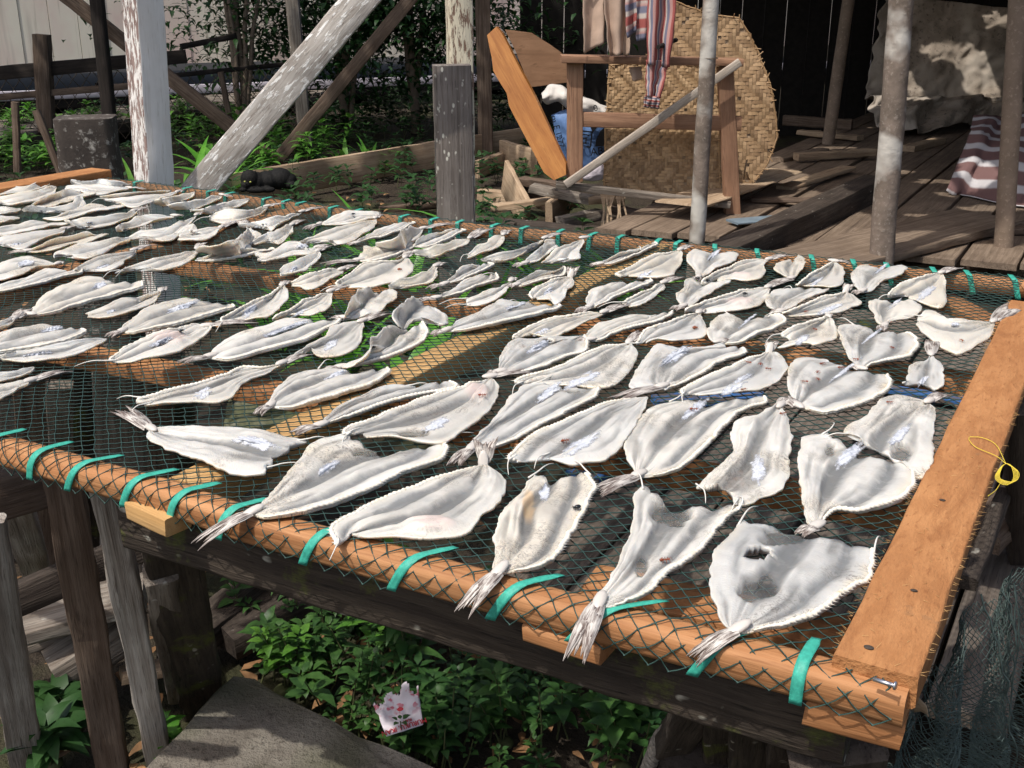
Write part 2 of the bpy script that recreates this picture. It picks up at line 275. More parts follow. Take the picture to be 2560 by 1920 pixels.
FISH = """
R|broad split fish with an open hole and clear membrane, lowest beside the right end board|0,1540|420,1300|290,1220 200,950 190,780 240,600 380,460 460,350|560,1280 870,1230 1150,1120 1400,930 1580,840 1612,590|600,1050 780,760 1000,470|r h600,625,125,62 t620,910,180,150 t830,480,230,90 w2
Q|fork-shaped split fish with grey clear flap, red ant, and tail hanging over the near rail|110,1640|330,1130|310,1060 440,900 540,700 610,480 630,310 645,190 710,110|400,1140 580,1100 780,1010 950,850 1170,700 1300,560 1420,390 1565,295|570,900 780,640 950,320|r t960,350,190,130 t700,800,60,90 w2
P|plump oval split fish with an orange streak and black fly, tail over near rail|1220,1550|1540,1210|1500,1150 1510,960 1510,870 1560,720 1650,570 1760,480 1850,370|1650,1190 1900,1150 2060,1040 2170,880 2270,700 2340,560 2374,462 2304,342|1750,950 1800,650 2000,440|r s1940,530,50,90 y1800,640,60,170 w2
P|long split fish with upright forked tail and pink rolled flap, cut end on near rail|1430,40|1425,255|1335,285 1100,360 800,470 500,590 250,720 90,820 160,960|1560,350 1610,440 1540,620 1400,720 1280,860 1000,900 640,900 320,910|1300,500 1000,700 700,760 260,850|l p950,800,250,70 w1 u
O|large broad split fish with toothed lower edge, dark tail over near rail by strap|690,1240|1200,970|1330,860 1450,700 1640,470 1800,350 2000,300|1350,1000 1600,960 1944,879 2244,749 2544,609 2844,509 2914,419 2884,374|1750,700 2050,540 2350,480|r s1870,580,110,40 t2250,440,200,50 w2
O|split fish lying level with its thin tail to the upper left, leftmost fish in front|50,60|320,240|420,235 900,240 1350,270 1560,310 1670,345|300,300 420,390 600,460 830,530 1030,620 1300,645 1330,590|700,340 1100,400 1420,460|x s1250,370,200,50 w2
H|narrow split fish with tail raised to the right over empty net, silver patch in middle|1720,940|1430,1040|1200,1090 950,1090 800,1150 600,1230 300,1310 0,1385 -233,1450|1250,1140 1000,1230 900,1330 830,1440 650,1490 400,1490 0,1520 -160,1525|900,1200 500,1350 -190,1490|l s500,1400,130,60 w2
I|lumpy split fish with toothed cream edge along the light crossbar, pink tail end|0,830|110,740|110,690 190,590 250,510 370,450 560,400|300,745 500,700 800,610 1000,550 1150,440 1140,415|300,620 550,520 850,455|r s690,475,110,30 w1
I|slim folded split fish lying along the light crossbar, thick roll on its lower side|300,990|540,910|590,840 700,740 900,650 1130,560 1320,570|700,850 1000,750 1300,660 1600,600 1740,560 1690,515|800,740 1100,650 1400,570|r w1
I|long wide split fish with saw-toothed upper edge and silver hole near its lower rim|2420,440|2040,480|1930,540 1850,560 1600,620 1300,730 1000,850 800,920 750,970 800,990|2100,570 2060,700 1900,880 1650,1040 1440,1050 1230,1010 980,1000|1800,700 1400,850 900,965|l s1560,900,130,50 t1350,970,150,40 p1900,620,120,80 w1
J|broad split fish with a small ringed hole at its top, tail under the next fish|190,480|290,450|310,330 380,210 470,160 590,170 720,140 1020,130|480,440 700,390 900,310 1050,270 1070,190 1050,130|500,330 650,240 800,170|r h725,175,52,22 s640,230,110,40
J|pale split fish with toothed upper edge and big silver patch, right of the ringed-hole fish|1560,90|1440,180|1340,210 1200,220 950,330 700,440 500,490 440,530 480,550|1500,270 1450,400 1330,540 1150,580 900,560 660,560|1200,360 900,480 560,545|l s1030,510,160,45 w1
J|tapering split fish with yellow toothed edge, its dark tail next to an upright forked tail|-97,1270|53,1110|60,1040 220,880 350,720 440,640 540,560 640,540|280,1080 500,990 700,880 900,780 1100,680 1180,600 1160,580|300,900 500,780 750,620 900,600|r s740,620,110,50 t940,610,100,15 w1
J|saw-toothed split fish with one red ant and a bluish silver sheet at its lower end||1590,650|1330,690 1100,770 900,850 650,960 500,1060 370,1180 420,1195|1580,690 1550,780 1500,870 1440,980 1350,1090 1200,1190 1050,1210 930,1240 700,1170|1250,820 1000,1020 760,1190|l s1000,1080,190,60 w2
J|large rounded split fish with long pale tail pointing left, white drop beside cream ridge|1095,1520|1500,1340|1470,1290 1400,1150 1390,1040 1450,950 1530,800 1650,740 1820,690|1600,1330 1750,1300 1900,1250 2050,1130 2197,967 2357,807 2497,737 2617,707 2607,652|1750,1000 1900,850 2100,730|r s1990,770,130,50 w1
J|wide smooth split fish with silver patch and long dark tail crossing the fish in front|1250,700|1700,575|1430,590 1450,500 1520,370 1600,270 1690,210 1800,260 2020,235 2233,197|1740,580 1900,530 2100,430 2212,350 2427,277 2428,234|1750,400 1950,270 2280,225|r s1830,310,140,50
N|split fish with spiky upper edge and three red ants, its tail standing up behind it|870,-30|850,50|770,80 600,150 400,240 200,320 80,390 100,430|930,90 990,180 1000,240 900,320 750,390 500,410 250,430|700,250 450,350 180,410|l s560,350,160,50 w1 u
N|fat triangular split fish with several red ants and a crumpled tail, toothed lower rim|950,450|1080,535|1030,450 1000,330 1010,200 1080,120 1200,100 1290,110|1160,545 1320,580 1500,540 1700,480 1850,400 1890,330 1860,260|1200,400 1350,300 1520,220|r s1500,225,150,25
N|glossy folded split fish lying lengthwise with a blue-white lining, crumpled tail at its top|1020,460|940,520|850,530 720,600 560,640 510,780 510,900 430,1030 320,1120 210,1220 240,1240|1000,600 1030,760 1030,900 1010,1080 1000,1170 900,1260 780,1300 640,1360 560,1360|760,800 640,1050 450,1245|c s740,1090,70,140 w2
N|heart-shaped split fish with a deep notch and blue-white flap, tail pointing at the lowest fish|1080,1660|1240,1580|1200,1560 1140,1400 1120,1250 1090,1100 1100,950 1110,820 1200,780 1340,760|1270,1570 1400,1420 1600,1430 1800,1400 2000,1310 2100,1190 2100,1080 2060,1030|1320,1300 1400,1100 1600,970|r s1530,960,130,70 t1370,900,50,60 w1
N|broad grey-white split fish touching the right end board, clear window at its lower side|2370,425|2229,484|2150,470 1960,430 1830,460 1750,540 1650,640 1520,690 1470,740 1500,780|2277,580 2270,781 2260,916 2219,1089 2139,1144 2040,1060|1950,650 1800,800 1780,910|x s1970,780,110,60 t1980,930,100,80 w1
F|small kite-shaped split fish with a pointed tail, just left of the right end board|1522,1000|1510,1160|1440,1240 1300,1300 1230,1400 1220,1470 1170,1490 1200,1510|1560,1200 1660,1330 1650,1450 1660,1540 1580,1600|1450,1400 1430,1500|x s1420,1480,70,45
F|heart-shaped split fish with a curled cream hook at its right, two red ants|585,1330|690,1345|620,1280 560,1200 480,1050 440,950 440,870 500,830 600,830|800,1280 1000,1240 1250,1190 1350,1100 1340,1000 1280,930 1220,940|740,1050 800,960 900,920|r s830,965,140,25 w1
F|wide split fish in the back right corner, its tail lying over the right end board|2540,576|2254,793|2100,780 1800,770 1680,760 1550,680 1450,670 1380,740|2230,870 2200,960 2050,1070 1850,1160 1770,1160 1650,1100 1530,1020 1400,900 1340,800|1950,880 1650,880 1400,780|x s1790,830,60,25 w1
F|small bent split fish between the back right corner and a mossy block, two lobes|920,910|970,850|880,780 850,700 800,640 800,570 860,530|1000,810 1100,760 1250,740 1400,670 1360,600 1290,545|950,650 1070,575|x s1090,600,80,30
F|silver-bellied split fish with thin tail pointing up over far rail, nearest far right corner|1850,170|1640,230|1470,250 1380,290 1200,330 1080,400 1000,480 1050,495|1680,320 1680,420 1690,550 1650,630 1580,650 1400,590 1250,550|1500,380 1250,490|l s1450,470,120,60 w1
F|split fish with one long finger-like lobe, lying across the far rail near the right corner|610,490|710,450|640,380 590,290 600,220 680,170 780,160|830,430 950,340 1100,290 1200,230 1240,170 1180,150|800,300 950,180|x s930,195,90,25
F|triangular split fish leaning on the far rail just left of the finger-lobed one|590,130|400,100|350,110 250,180 130,240 0,340 -50,370|500,180 510,280 440,390 250,390 0,385|300,250 50,365|l s190,345,90,30
E|small round cupped split fish hung on the far rail with a green strap beside it|1490,570|1740,490|1620,430 1560,380 1560,320 1620,280 1720,260|1790,480 1860,400 1900,310 1880,240 1820,220|1700,380 1760,290|x
E|split fish with rolled cream lower rim below the far rail, right of thin pole|1760,210|1500,260|1250,270 1100,320 900,400 750,480 690,530 740,545|1440,310 1440,430 1370,500 1200,510 1050,490 900,520|1200,380 900,475|l p1180,460,150,40
E|curved split fish with a blue-white gut patch, before the thin pole at the far rail|640,530|670,470|620,380 540,290 560,200 640,150 720,180|780,420 900,360 1060,290 1140,200 1080,170|780,330 860,210|x s850,215,80,40
E|smooth leaf-shaped split fish touching the far rail left of the thin pole, silver base|620,100|475,150|320,180 150,210 0,280 -180,380 -283,430 -230,460|490,230 470,330 400,400 370,460 150,490 0,475 -150,450|200,330 -100,430|l s70,435,100,40
E|short double-lobed split fish with two black flies at its upper tip|370,860|490,810|420,720 420,670 510,590 520,510 600,490|600,780 750,680 900,590 1050,520 1000,500|550,680 720,560|x
E|split fish with a pinkish white roll and a fly sitting on top of it|1620,540|1490,580|1300,590 1100,640 900,700 700,770 520,830 520,860|1500,640 1440,720 1350,800 1150,830 950,850 700,870|1100,730 700,835|l p1150,760,190,45
E|bushy grey split fish with a straight finger-like lobe, right of the pinkish roll fish|1510,900|1600,870|1490,830 1450,750 1480,680 1560,620 1750,610|1700,850 1850,760 2000,690 2160,640 2170,600|1650,750 1900,620|x w1
F|long split fish with silver strip along its lower side and a dark tail standing up|575,360|540,440|440,480 300,500 100,570 -100,660 -200,700|650,520 710,580 600,620 400,700 200,720 0,720 -150,740|400,560 -50,695|l s340,660,180,35 u w1
F|split fish with reddish ants by a silver corner, left of the curled heart-shaped one|290,695|330,730|250,760 0,830 -130,880 -240,950|390,800 430,900 380,1000 180,1080 60,1050 -240,1080|150,880 -100,1020|l s20,1010,100,50 w1
E|double-lobed split fish with orange fleck and toothed right rim, middle of the right half|1060,1190|900,1220|820,1200 780,1120 790,1040 850,960 900,910 1000,890|1150,1220 1350,1130 1600,1040 1700,960 1640,900 1500,910|1100,1080 1230,970|r s1230,980,110,25 w2
E|drooping tan split fish with black fly near its blunt end, left of the orange-flecked one|720,850|690,870|600,890 400,960 200,1030 50,1080 -63,1240|720,950 770,1050 740,1150 600,1180 400,1220 200,1190 50,1220|450,1050 100,1180|l w1
D|long straight split fish with a plain pale roll, pointing at the drooping tan fish|1110,1400|1240,1380|1230,1320 1350,1200 1500,1150 1650,1110 1830,1080 1980,1100|1400,1360 1600,1270 1850,1210 2050,1160 2190,1090 2212,1040|1600,1230 1850,1150 2050,1080|r
D|split fish with tail tapering to the right and silver patch at its blunt left end|1720,960|1450,1050|1250,1050 1080,1090 850,1130 600,1200 450,1270 370,1310 400,1330|1350,1110 1200,1190 1050,1250 900,1330 800,1350 680,1330 550,1310|1000,1170 600,1310|l s730,1285,110,35
D|ragged split fish with a straight white lower roll, right of the light crossbar|1110,1080|1250,1000|1220,930 1240,860 1300,780 1450,740 1560,710|1400,960 1600,850 1800,770 1990,710 1960,680|1450,860 1720,720|r
D|narrow split fish carrying a black fly with a yellow glint, ending in a thin tail|2330,650|2130,710|2000,760 1850,830 1720,900 1640,950|2120,770 2000,870 1900,950 1800,990 1700,985|1900,870 1680,965|l w1
D|twisted split fish with a hanging lobe lying against the light crossbar, tail up|1085,520|1050,640|900,660 750,720 620,790 560,840 600,880|1080,720 1020,790 980,880 940,930 860,960 800,900 650,890|850,790 650,870|l s790,820,70,35 u
D|short straight split fish over green leaves, left of the twisted one|330,780|400,750|420,690 550,620 700,580 870,570 970,510|480,745 650,700 850,650 980,610 980,520|650,650 960,560|r
D|blunt pale split fish over green leaves with a brown scrap hanging at its left end|400,670|370,690|250,750 120,800 0,850 -180,910|330,770 260,870 150,930 0,975 -170,980|150,850 -150,945|x w2
C|large split fish with yellow toothed edge and silver patch, left of the light crossbar's middle|1260,1570|1440,1500|1500,1450 1700,1340 1900,1250 2000,1190 2090,1130 2170,1180|1700,1480 1900,1440 2100,1400 2500,1310 2773,1230 2750,1205|1950,1350 2212,1270 2500,1200|r s2260,1215,140,25 w1
C|crumpled dome-shaped split fish with a grey pit in its middle||950,1500|900,1420 830,1330 870,1250 980,1160 1060,1110 1130,1150|1050,1420 1200,1390 1300,1390 1380,1440 1470,1400 1460,1320 1300,1230|1050,1300 1200,1200|x b w1
C|saddle-shaped dried fish with its ribbed flap curling up over green leaves|100,1360|260,1360|320,1260 330,1200 390,1110 440,1010 520,1000 600,1030|480,1340 600,1300 750,1230 880,1110 890,1050 830,1010|500,1200 680,1065|x b
I|split fish with a horn-shaped bump and a fly at its rim, yellow toothed edge|580,440|720,410|850,360 960,300 990,230 990,160 1100,90 1160,50 1200,95|1000,340 1150,290 1300,240 1450,160 1480,90 1440,40|1100,240 1200,160 1320,80|r b
I|rounded smooth split fish with a glassy blister, overlapping the long ridged one|1175,-69|930,0|780,10 650,60 600,140 470,200 350,270 310,310 350,320|920,120 880,220 760,280 640,300 520,300 470,240|700,150 450,250|x s650,210,60,45
H|long ridged split fish with white streak and dark tail pointing left over cross rail|200,1060|560,970|600,900 750,790 950,700 1200,620 1400,550 1480,520 1560,540|800,1000 1000,950 1250,880 1500,820 1700,760 1900,660 2070,560 2050,540|1100,780 1400,690 1800,560|r s1450,650,330,28
H|tan cupped split fish over green leaves with a thin tail to the upper right|2212,140|1980,210|1800,270 1650,330 1480,430 1320,510 1300,540|1980,300 1960,390 1850,460 1700,490 1500,480 1350,530|1700,400 1400,510|l s1620,465,110,20
H|arched split fish with a bright foil-like silver patch and raised tail, over green leaves|1490,100|1420,140|1370,180 1270,250 1100,320 900,420 750,500 690,550 720,575|1470,230 1470,310 1400,410 1250,520 1100,540 950,550 800,560|1150,400 800,530|l s1030,455,110,60 w2
H|pink-tinged split fish with a big black fly and a long thin tail pointing right|1150,570|560,610|450,600 369,600 57,710 -143,750 -343,830 -493,920 -593,1000 -583,1025|590,660 500,740 300,860 100,950 0,975 -160,1000 -300,1035 -520,1025|200,760 -100,880 -520,1015|l s20,800,140,35 p100,760,220,90 w1
G|big split fish with toothed cream lower edge and two silver patches, left part of net|1230,760|1390,680|1430,610 1550,510 1700,420 1900,340 2150,300|1550,680 1800,640 2000,600 2212,540 2543,440 2713,390 2690,365|1800,520 2050,430 2450,365|r s2100,400,200,40
G|short narrow split fish with a notched left end, alone on the dark net|1890,175|1870,210|1755,250 1600,290 1400,310 1250,375 1100,415 960,465|1800,320 1600,430 1400,500 1200,525 1010,510|1400,420 1040,490|x s1270,460,70,25
G|very long split fish with yellow lower edge and silver notch, largest on the left side|230,490|330,490|400,370 600,220 800,110 1000,60 1160,50 1220,100|600,460 850,390 1100,310 1400,230 1600,180 1660,150 1640,100|700,330 950,230 1300,140|r s1160,145,110,40
G|dark forked tail and half body of a fish at the left edge, under the largest|340,410|180,530|100,520 -100,600 -300,680|100,600 -100,690 -300,760||x
G|split fish with a silver-filled notch and yellow edge, cut by the left picture edge||-250,880|-100,750 0,700 200,640 480,590 600,610|-100,930 0,915 300,870 600,830 850,750 1000,680 960,650|200,760 450,690 750,640|r s600,660,140,35
G|long flat split fish with silver lower side, its tail tucked beneath the next fish's tail||1230,750|1100,760 800,830 500,870 200,920 0,960 -100,980|1200,800 1050,870 800,970 600,1010 300,1030 0,1000|700,900 0,985|x s400,955,230,30 w2
G|stub of a split fish at the left edge, upper one of the lowest pair there||420,1095|300,1100 100,1130 -150,1130|330,1150 150,1210 0,1250 -150,1260||x
G|half-seen split fish at the left edge with long blue-black tail pointing right, lowest there|820,1130|380,1240|300,1230 100,1260 -150,1300|250,1310 130,1390 0,1460 -150,1500||x
A|blunt wide split fish in the far left corner beside the left end board||650,165|450,200 200,240 0,280 -150,300|630,230 500,290 350,350 150,375 0,345 -150,360||x
A|thin pale split fish lying against the left end board||600,125|500,100 350,150 150,180 0,230|580,145 400,200 200,240 0,270 -100,290||x
A|low humped split fish on the far rail in front of the grey stump||1520,125|1350,110 1180,70 1050,90 830,105|1400,150 1200,150 950,135 820,125||x
A|split fish with a small blue-white patch, tail towards the foot of the white post|1680,200|1500,180|1300,170 1100,150 850,140 740,170|1400,210 1200,250 1050,260 900,220 780,190||x s970,215,70,15
A|two-lobed split fish pointing right, second row behind the left end board||330,385|450,320 600,260 750,210 830,215|500,385 650,370 850,310 1100,265 1080,250|600,330 940,245|x
A|needle-thin split fish ending at the foot of the white post||1980,200|1800,210 1600,220 1350,260 1150,285|1900,215 1700,240 1400,270 1200,300||x
A|broad flat split fish directly below the foot of the white post|2120,210|2060,225|1850,250 1600,270 1400,290 1200,310|1900,290 1750,330 1550,400 1400,370 1330,330||x w1
A|split fish with a curled-up right end, left of the dark gap in the net||960,310|930,270 860,290 820,350 600,400 330,410 240,440|980,370 930,420 850,450 700,440 550,455 400,440||x
A|notched split fish just below the dark gap in the net||490,525|650,500 800,450 1000,390 1150,370 1220,400|600,540 800,530 1050,470 1300,420 1470,380 1440,375|700,505 1250,392|x
A|long split fish with bluish patch and whip-like tail crossing the white post seen through net|1740,400|1560,440|1440,460 1200,490 1000,520 800,565 730,550|1580,470 1480,530 1300,590 1100,635 950,610 820,590||x s1020,590,70,18
A|slim grey split fish lying over the white post seen through the net|2120,510|2030,500|1800,490 1650,490 1500,550 1380,620 1330,665|1900,530 1700,590 1500,640 1400,660||x
A|tip of a split fish at the left edge, upper of a stacked pair||250,410|100,410 -100,420|200,450 50,480 -100,490||x
A|tip of a split fish at the left edge, lower of a stacked pair||230,510|100,500 -100,510|180,540 80,580 -100,600||x
A|wide notched split fish reaching in from the left edge, above a silver-bellied one||-300,740|-100,670 0,640 200,590 400,550 470,580|0,740 200,710 450,660 650,620 800,600 770,580|100,680 560,588|x
A|silver-bellied split fish reaching in from the left edge with a thin tail to the right|920,620|750,650|600,670 400,690 200,720 0,770 -100,790|720,700 550,750 400,820 250,890 160,880 0,820||x s180,840,80,25
A|split fish with very long thin tail to the left, crossing the dark left net|70,940|300,910|450,850 600,780 800,730 1000,690 1080,720|500,915 750,870 1000,790 1250,710 1220,700|600,845 1130,712|x
A|cream hooked split fish above the orange crossbar, its left end curling down||1540,755|1350,780 1150,810 950,830 750,880 650,910 600,980|1450,800 1300,860 1150,950 1000,1000 850,980 830,930 700,930||x
A|split fish with a sharp white spine fold, tail crossing the orange crossbar|1780,830|1560,890|1540,890 1300,930 1100,970 900,1070 800,1130|1560,920 1450,1000 1380,1090 1250,1120 1050,1110 880,1110||l s1180,1090,90,20
B|long smooth split fish with a raised tail, tip of its head on the orange crossbar|510,810|440,870|300,910 0,970 -150,1010 -350,1070 -510,1140|420,930 350,1020 150,1110 0,1130 -200,1110 -400,1110||l w2
A|split fish with a shiny silver mound, cut by the left edge above the orange crossbar|720,1045|690,1050|320,990 150,1000 0,1040 -100,1100|600,1070 400,1130 200,1190 0,1225 -100,1250||x s290,1045,110,40
A|split fish with a pale roll below the orange crossbar, cut by the left edge||-200,1370|0,1310 200,1250 400,1170 560,1110 700,1130|0,1360 200,1330 500,1260 750,1190 940,1150 910,1130||r
B|ragged two-lobed split fish with a hole-like mark, raised tail behind the orange cross rail|480,470|430,490|300,550 100,630 -100,680 -250,720 -340,760|350,580 250,680 150,780 0,800 -100,770 -250,770||x
B|frayed wing-shaped split fish, a white lobe standing up on its left|900,560|720,630|600,640 450,670 340,690 390,590 330,610 210,710|680,670 560,770 430,800 300,790 220,780||x w1
B|small split fish at the foot of the whitewashed brace||400,215|200,270 0,320 -80,330|380,280 250,320 100,360 0,350||x
B|slim split fish touching the first strap right of the whitewashed brace|820,290|720,260|550,290 350,340 200,360 90,400|680,310 550,360 430,410 330,400 200,405||x s300,390,60,15
B|leaf-shaped split fish lying level left of the strap below the black cat||1040,310|850,320 700,370 560,390 500,420 320,420|950,370 800,420 620,450 480,440||x
B|split fish with a coiled yellowish end, its tail crossing a strap below the black cat|1470,360|1250,390|1100,420 900,440 700,450 550,520|1180,470 1050,510 900,560 780,590 640,570 570,540||x s800,580,80,15 w1
B|smooth wedge-shaped split fish whose tail crosses the far rail below the plank|1890,400|1650,450|1450,490 1250,540 1050,580 880,620|1550,500 1400,580 1280,660 1200,620 1000,620||x s1150,615,90,15
B|short wedge-shaped split fish with a thin twisted tail, over dark green leaves|1660,540|1530,600|1400,640 1250,700 1070,790|1520,720 1400,800 1330,810 1250,780 1100,820||x
B|curled split fish with an upright arching lobe and a thin tail spike|900,540|1000,620|980,680 850,790 600,870 400,880|1100,680 1170,740 1050,800 1040,870 900,900 720,890||x b
B|flat split fish with a long straight lower lobe, left of the ones over the leaves||400,1005|560,960 700,900 900,890 1030,880 1130,890|600,1010 850,980 1100,920 1330,880 1300,865|700,950 1150,890|r
B|ragged split fish with a silver fold, partly beneath the square-cut one|1970,840|1840,860|1700,870 1560,800 1400,850 1230,940 1100,940|1750,930 1550,950 1350,1000 1200,1030 1140,1010||x s1640,850,80,25
B|square-cut speckled split fish with a white crust at its lower end|1960,840|1830,900|1700,940 1550,1010 1420,1060 1370,1150|1850,960 1750,1050 1660,1120 1530,1170 1400,1175||x s1540,1120,50,30
B|bluish-white split fish with a dotted upper edge and frayed lower rim|2290,1070|2113,1113|1950,1110 1750,1160 1600,1220 1510,1260|2100,1160 1950,1250 1850,1310 1700,1350 1620,1310 1530,1290||l
C|split fish on the far rail with a fly and green strap end at its middle|-170,350|-20,275|100,220 220,170 340,120 500,125 680,150|150,270 350,250 550,210 690,165||r
C|large split fish with a white bump, its upper edge just under the far rail|700,170|650,200|450,250 250,290 0,370 -200,440 -350,480|640,290 500,400 350,490 200,520 170,470 0,470 -300,480||l
C|thin ridged split fish with its head on the far rail, left of square grey post|310,525|400,500|500,430 680,320 850,280 960,240|550,450 750,400 950,330 1090,250 1060,240||r
C|lumpy split fish with long twisted tail crossing the far rail before the square grey post|1600,260|1200,320|1000,320 950,350 900,400 750,460 620,520|1150,400 1050,480 900,500 750,520 650,530||x b
C|split fish with blue-white ridge lobe resting on the far rail at square grey post||1090,530|1130,450 1300,370 1480,345|1250,520 1450,450 1600,370 1690,340 1640,320|1250,460 1540,335|r w1
C|split fish with a dotted lower rim and a very long level tail to the left|0,745|430,690|500,580 520,530 700,540 900,510 1060,490|600,700 800,660 950,600 1070,540 1090,500||r
C|thick arched split fish with a black and red fly on it, over green leaves|1100,560|990,650|900,690 700,710 500,730 350,830 200,930 165,965 210,990|1060,700 1080,800 1000,880 850,930 700,970 560,1000 350,990|700,840 290,975|l w1
C|wedge split fish hanging just left of the square grey post seen through the net|1450,720|1350,750|1200,820 1050,890 900,920 780,1000|1350,850 1300,930 1150,970 1000,990 850,980||x
C|long wrinkled split fish lying below the far rail across the square grey post|1960,310|1740,430|1550,450 1400,510 1250,570 1090,600|1680,490 1500,570 1350,640 1200,620||x w1
C|split fish with a raised narrow neck at a strap, right of the square grey post|2170,340|2120,390|2030,400 1900,480 1800,540 1700,630|2110,480 2000,560 1850,610 1700,655||x w1
D|straight leaf-shaped split fish whose thin tail pokes over the far rail|970,145|760,200|600,260 400,320 200,370 0,440|680,270 500,370 350,440 200,480 100,450||l
D|ragged narrow split fish partly hidden by the wedge with a lifted edge|380,545|510,500|540,420 680,340 750,240 860,230|560,480 700,440 800,370 900,290||x
D|flat wedge split fish with a straight lower edge, below the loose mat fringe|1300,195|1200,200|1000,270 850,340 720,475|1190,270 1150,350 1160,430 1080,450 900,460||l
D|tan split fish with pale ridge running onto the far rail, at the light crossbar's end|1260,530|1350,510|1450,440 1600,380 1740,350 1850,330|1550,480 1750,410 1950,320 2050,270 2020,250|1500,460 1850,320|r w1
C|split fish with crooked thin lower lobe, over the square grey post seen through net|1240,1030|1420,970|1530,870 1600,790 1750,740 1800,770|1600,920 1800,830 1950,770 2000,730 1950,710|1560,890 1850,745|r
C|split fish with a frayed square right end over bright green leaves|1110,1170|1320,1130|1450,1050 1600,960 1750,890 1850,870|1500,1080 1700,1030 1880,960 2050,900 2030,830||r w1
"""
# ------------------------------------------------------------------ table frame of reference
OT = onz(2085, 1632, TZ)[:2]
E1 = V3(-.8746, .4848); E2 = V3(.4848, .8746)
def W(a, b, z=TZ):
    p = OT + E1 * a + E2 * b; return V3(p[0], p[1], z)
def AB(p): d = np.asarray(p)[:2] - OT; return np.array([d @ E1, d @ E2])
E13, E23, UP = V3(*E1, 0), V3(*E2, 0), V3(0, 0, 1)
# ------------------------------------------------------------------ materials
M = {}
M['new_wood'] = wood('fresh orange timber', (.41, .185, .075), (.50, .255, .115), (.25, .105, .04), 8, .05, .68, .45, moss=((.20, .125, .075), -.03))
M['fuzzy_wood'] = wood('rough sawn orange board', (.37, .165, .062), (.47, .225, .09), (.27, .11, .04), 7, .3, .85, .9, moss=((.25, .135, .065), -.02))
M['pale_wood'] = wood('pale new timber', (.52, .31, .125), (.60, .38, .17), (.36, .19, .065), 8, .05, .65, .3)
M['grey_wood'] = wood('weathered grey wood', (.19, .155, .125), (.33, .29, .245), (.06, .047, .038), 12, .045, .88, .8, specks=((.45, .43, .38), .04))
M['brown_wood'] = wood('weathered brown wood', (.115, .078, .055), (.19, .14, .105), (.05, .033, .024), 11, .05, .85, .7)
M['dark_wood'] = wood('dark damp wood', (.055, .042, .034), (.095, .075, .06), (.02, .015, .012), 11, .06, .8, .8, specks=((.30, .28, .24), .03))
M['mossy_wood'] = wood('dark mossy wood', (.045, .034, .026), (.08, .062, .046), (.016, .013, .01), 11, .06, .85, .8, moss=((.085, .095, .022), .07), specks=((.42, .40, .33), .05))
M['black_wood'] = wood('blackened wood', (.022, .017, .014), (.04, .03, .025), (.01, .008, .007), 11, .06, .8, .5)
M['plank'] = wood('boardwalk plank', (.125, .10, .08), (.20, .165, .135), (.045, .035, .028), 10, .04, .85, .8)
M['picket_wood'] = wood('sunlit grey picket', (.27, .23, .195), (.46, .42, .37), (.10, .08, .065), 12, .045, .88, .9)  # grey wood made lighter, sunlight for shaded pickets put into its colour
M['pale_picket'] = wood('pale picket with old holes', (.36, .315, .265), (.56, .51, .445), (.13, .10, .08), 12, .04, .88, .9)
M['floor_plank'] = wood('hut floor plank', (.19, .14, .10), (.27, .205, .15), (.07, .048, .035), 9, .04, .8, .6)
M['tan_wood'] = wood('tan scrap wood', (.40, .29, .19), (.50, .38, .26), (.20, .13, .08), 9, .05, .8, .5)
M['red_wood'] = wood('reddish frame wood', (.30, .165, .10), (.38, .22, .135), (.15, .08, .05), 9, .05, .7, .4)
M['orange_board'] = wood('varnished orange board', (.38, .15, .035), (.47, .205, .052), (.26, .09, .02), 7, .08, .45, .25, specks=((.72, .60, .42), -.05), spec=.4)
M['flake_paint'] = wood('brown wood with flaking white paint', (.27, .19, .165), (.36, .27, .24), (.14, .09, .08), 10, .05, .85, .6, paint=((.80, .78, .74), .035))
M['white_paint'] = wood('white painted wood', (.76, .745, .715), (.82, .805, .78), (.58, .55, .50), 6, .1, .65, .25)
M['brace_paint'] = wood('worn whitewashed wood', (.42, .385, .345), (.60, .57, .53), (.17, .135, .11), 10, .08, .85, .6, paint=((.78, .77, .74), -.02))
M['cream_paint'] = wood('peeling cream paint on wood', (.25, .165, .12), (.33, .23, .17), (.13, .08, .06), 8, .07, .85, .6, paint=((.66, .60, .46), .07))
M['spotted_post'] = wood('grey post with lichen spots', (.16, .135, .12), (.25, .22, .2), (.085, .07, .06), 10, .05, .9, .6, specks=((.62, .60, .52), .1))
M['bark'] = mottled('grey pole bark', [(.24, .19, .155), (.14, .112, .09), (.34, .29, .245), (.54, .51, .46)], 13, .85, .9, 50)
M['bark_brown'] = mottled('brown pole bark', [(.27, .205, .155), (.20, .15, .11), (.37, .29, .22)], 9, .85, .6, 40)
M['bark_thin'] = wood('dry pale stick', (.40, .345, .285), (.50, .44, .375), (.24, .19, .15), 12, .08, .85, .6)
M['concrete'] = mottled('old concrete', [(.13, .11, .09), (.26, .235, .195), (.06, .05, .04), (.11, .108, .07)], 7, .95, 1., 70, .012)
M['stump'] = mottled('dark concrete with lichen', [(.05, .042, .037), (.085, .07, .06), (.42, .40, .36)], 7, .95, .6, 26, .006)
M['soil'] = mottled('damp soil', [(.035, .027, .02), (.06, .047, .034), (.018, .014, .011), (.05, .05, .025)], 6, .95, .9, 40, .02)
M['black'] = plain('shade black boards', (.018, .015, .013), .9, .3)  # near black stands in for shade inside the hut and under the house
M['strap'] = plain('green strapping band', (.045, .36, .27), .5, .22, 160., .35, .4)
M['netting'] = plain('dark green twine', (.026, .064, .056), .6, .3, 60., .4)
M['netting_grey'] = plain('grey green netting', (.10, .14, .13), .75, .3, 40., .2)
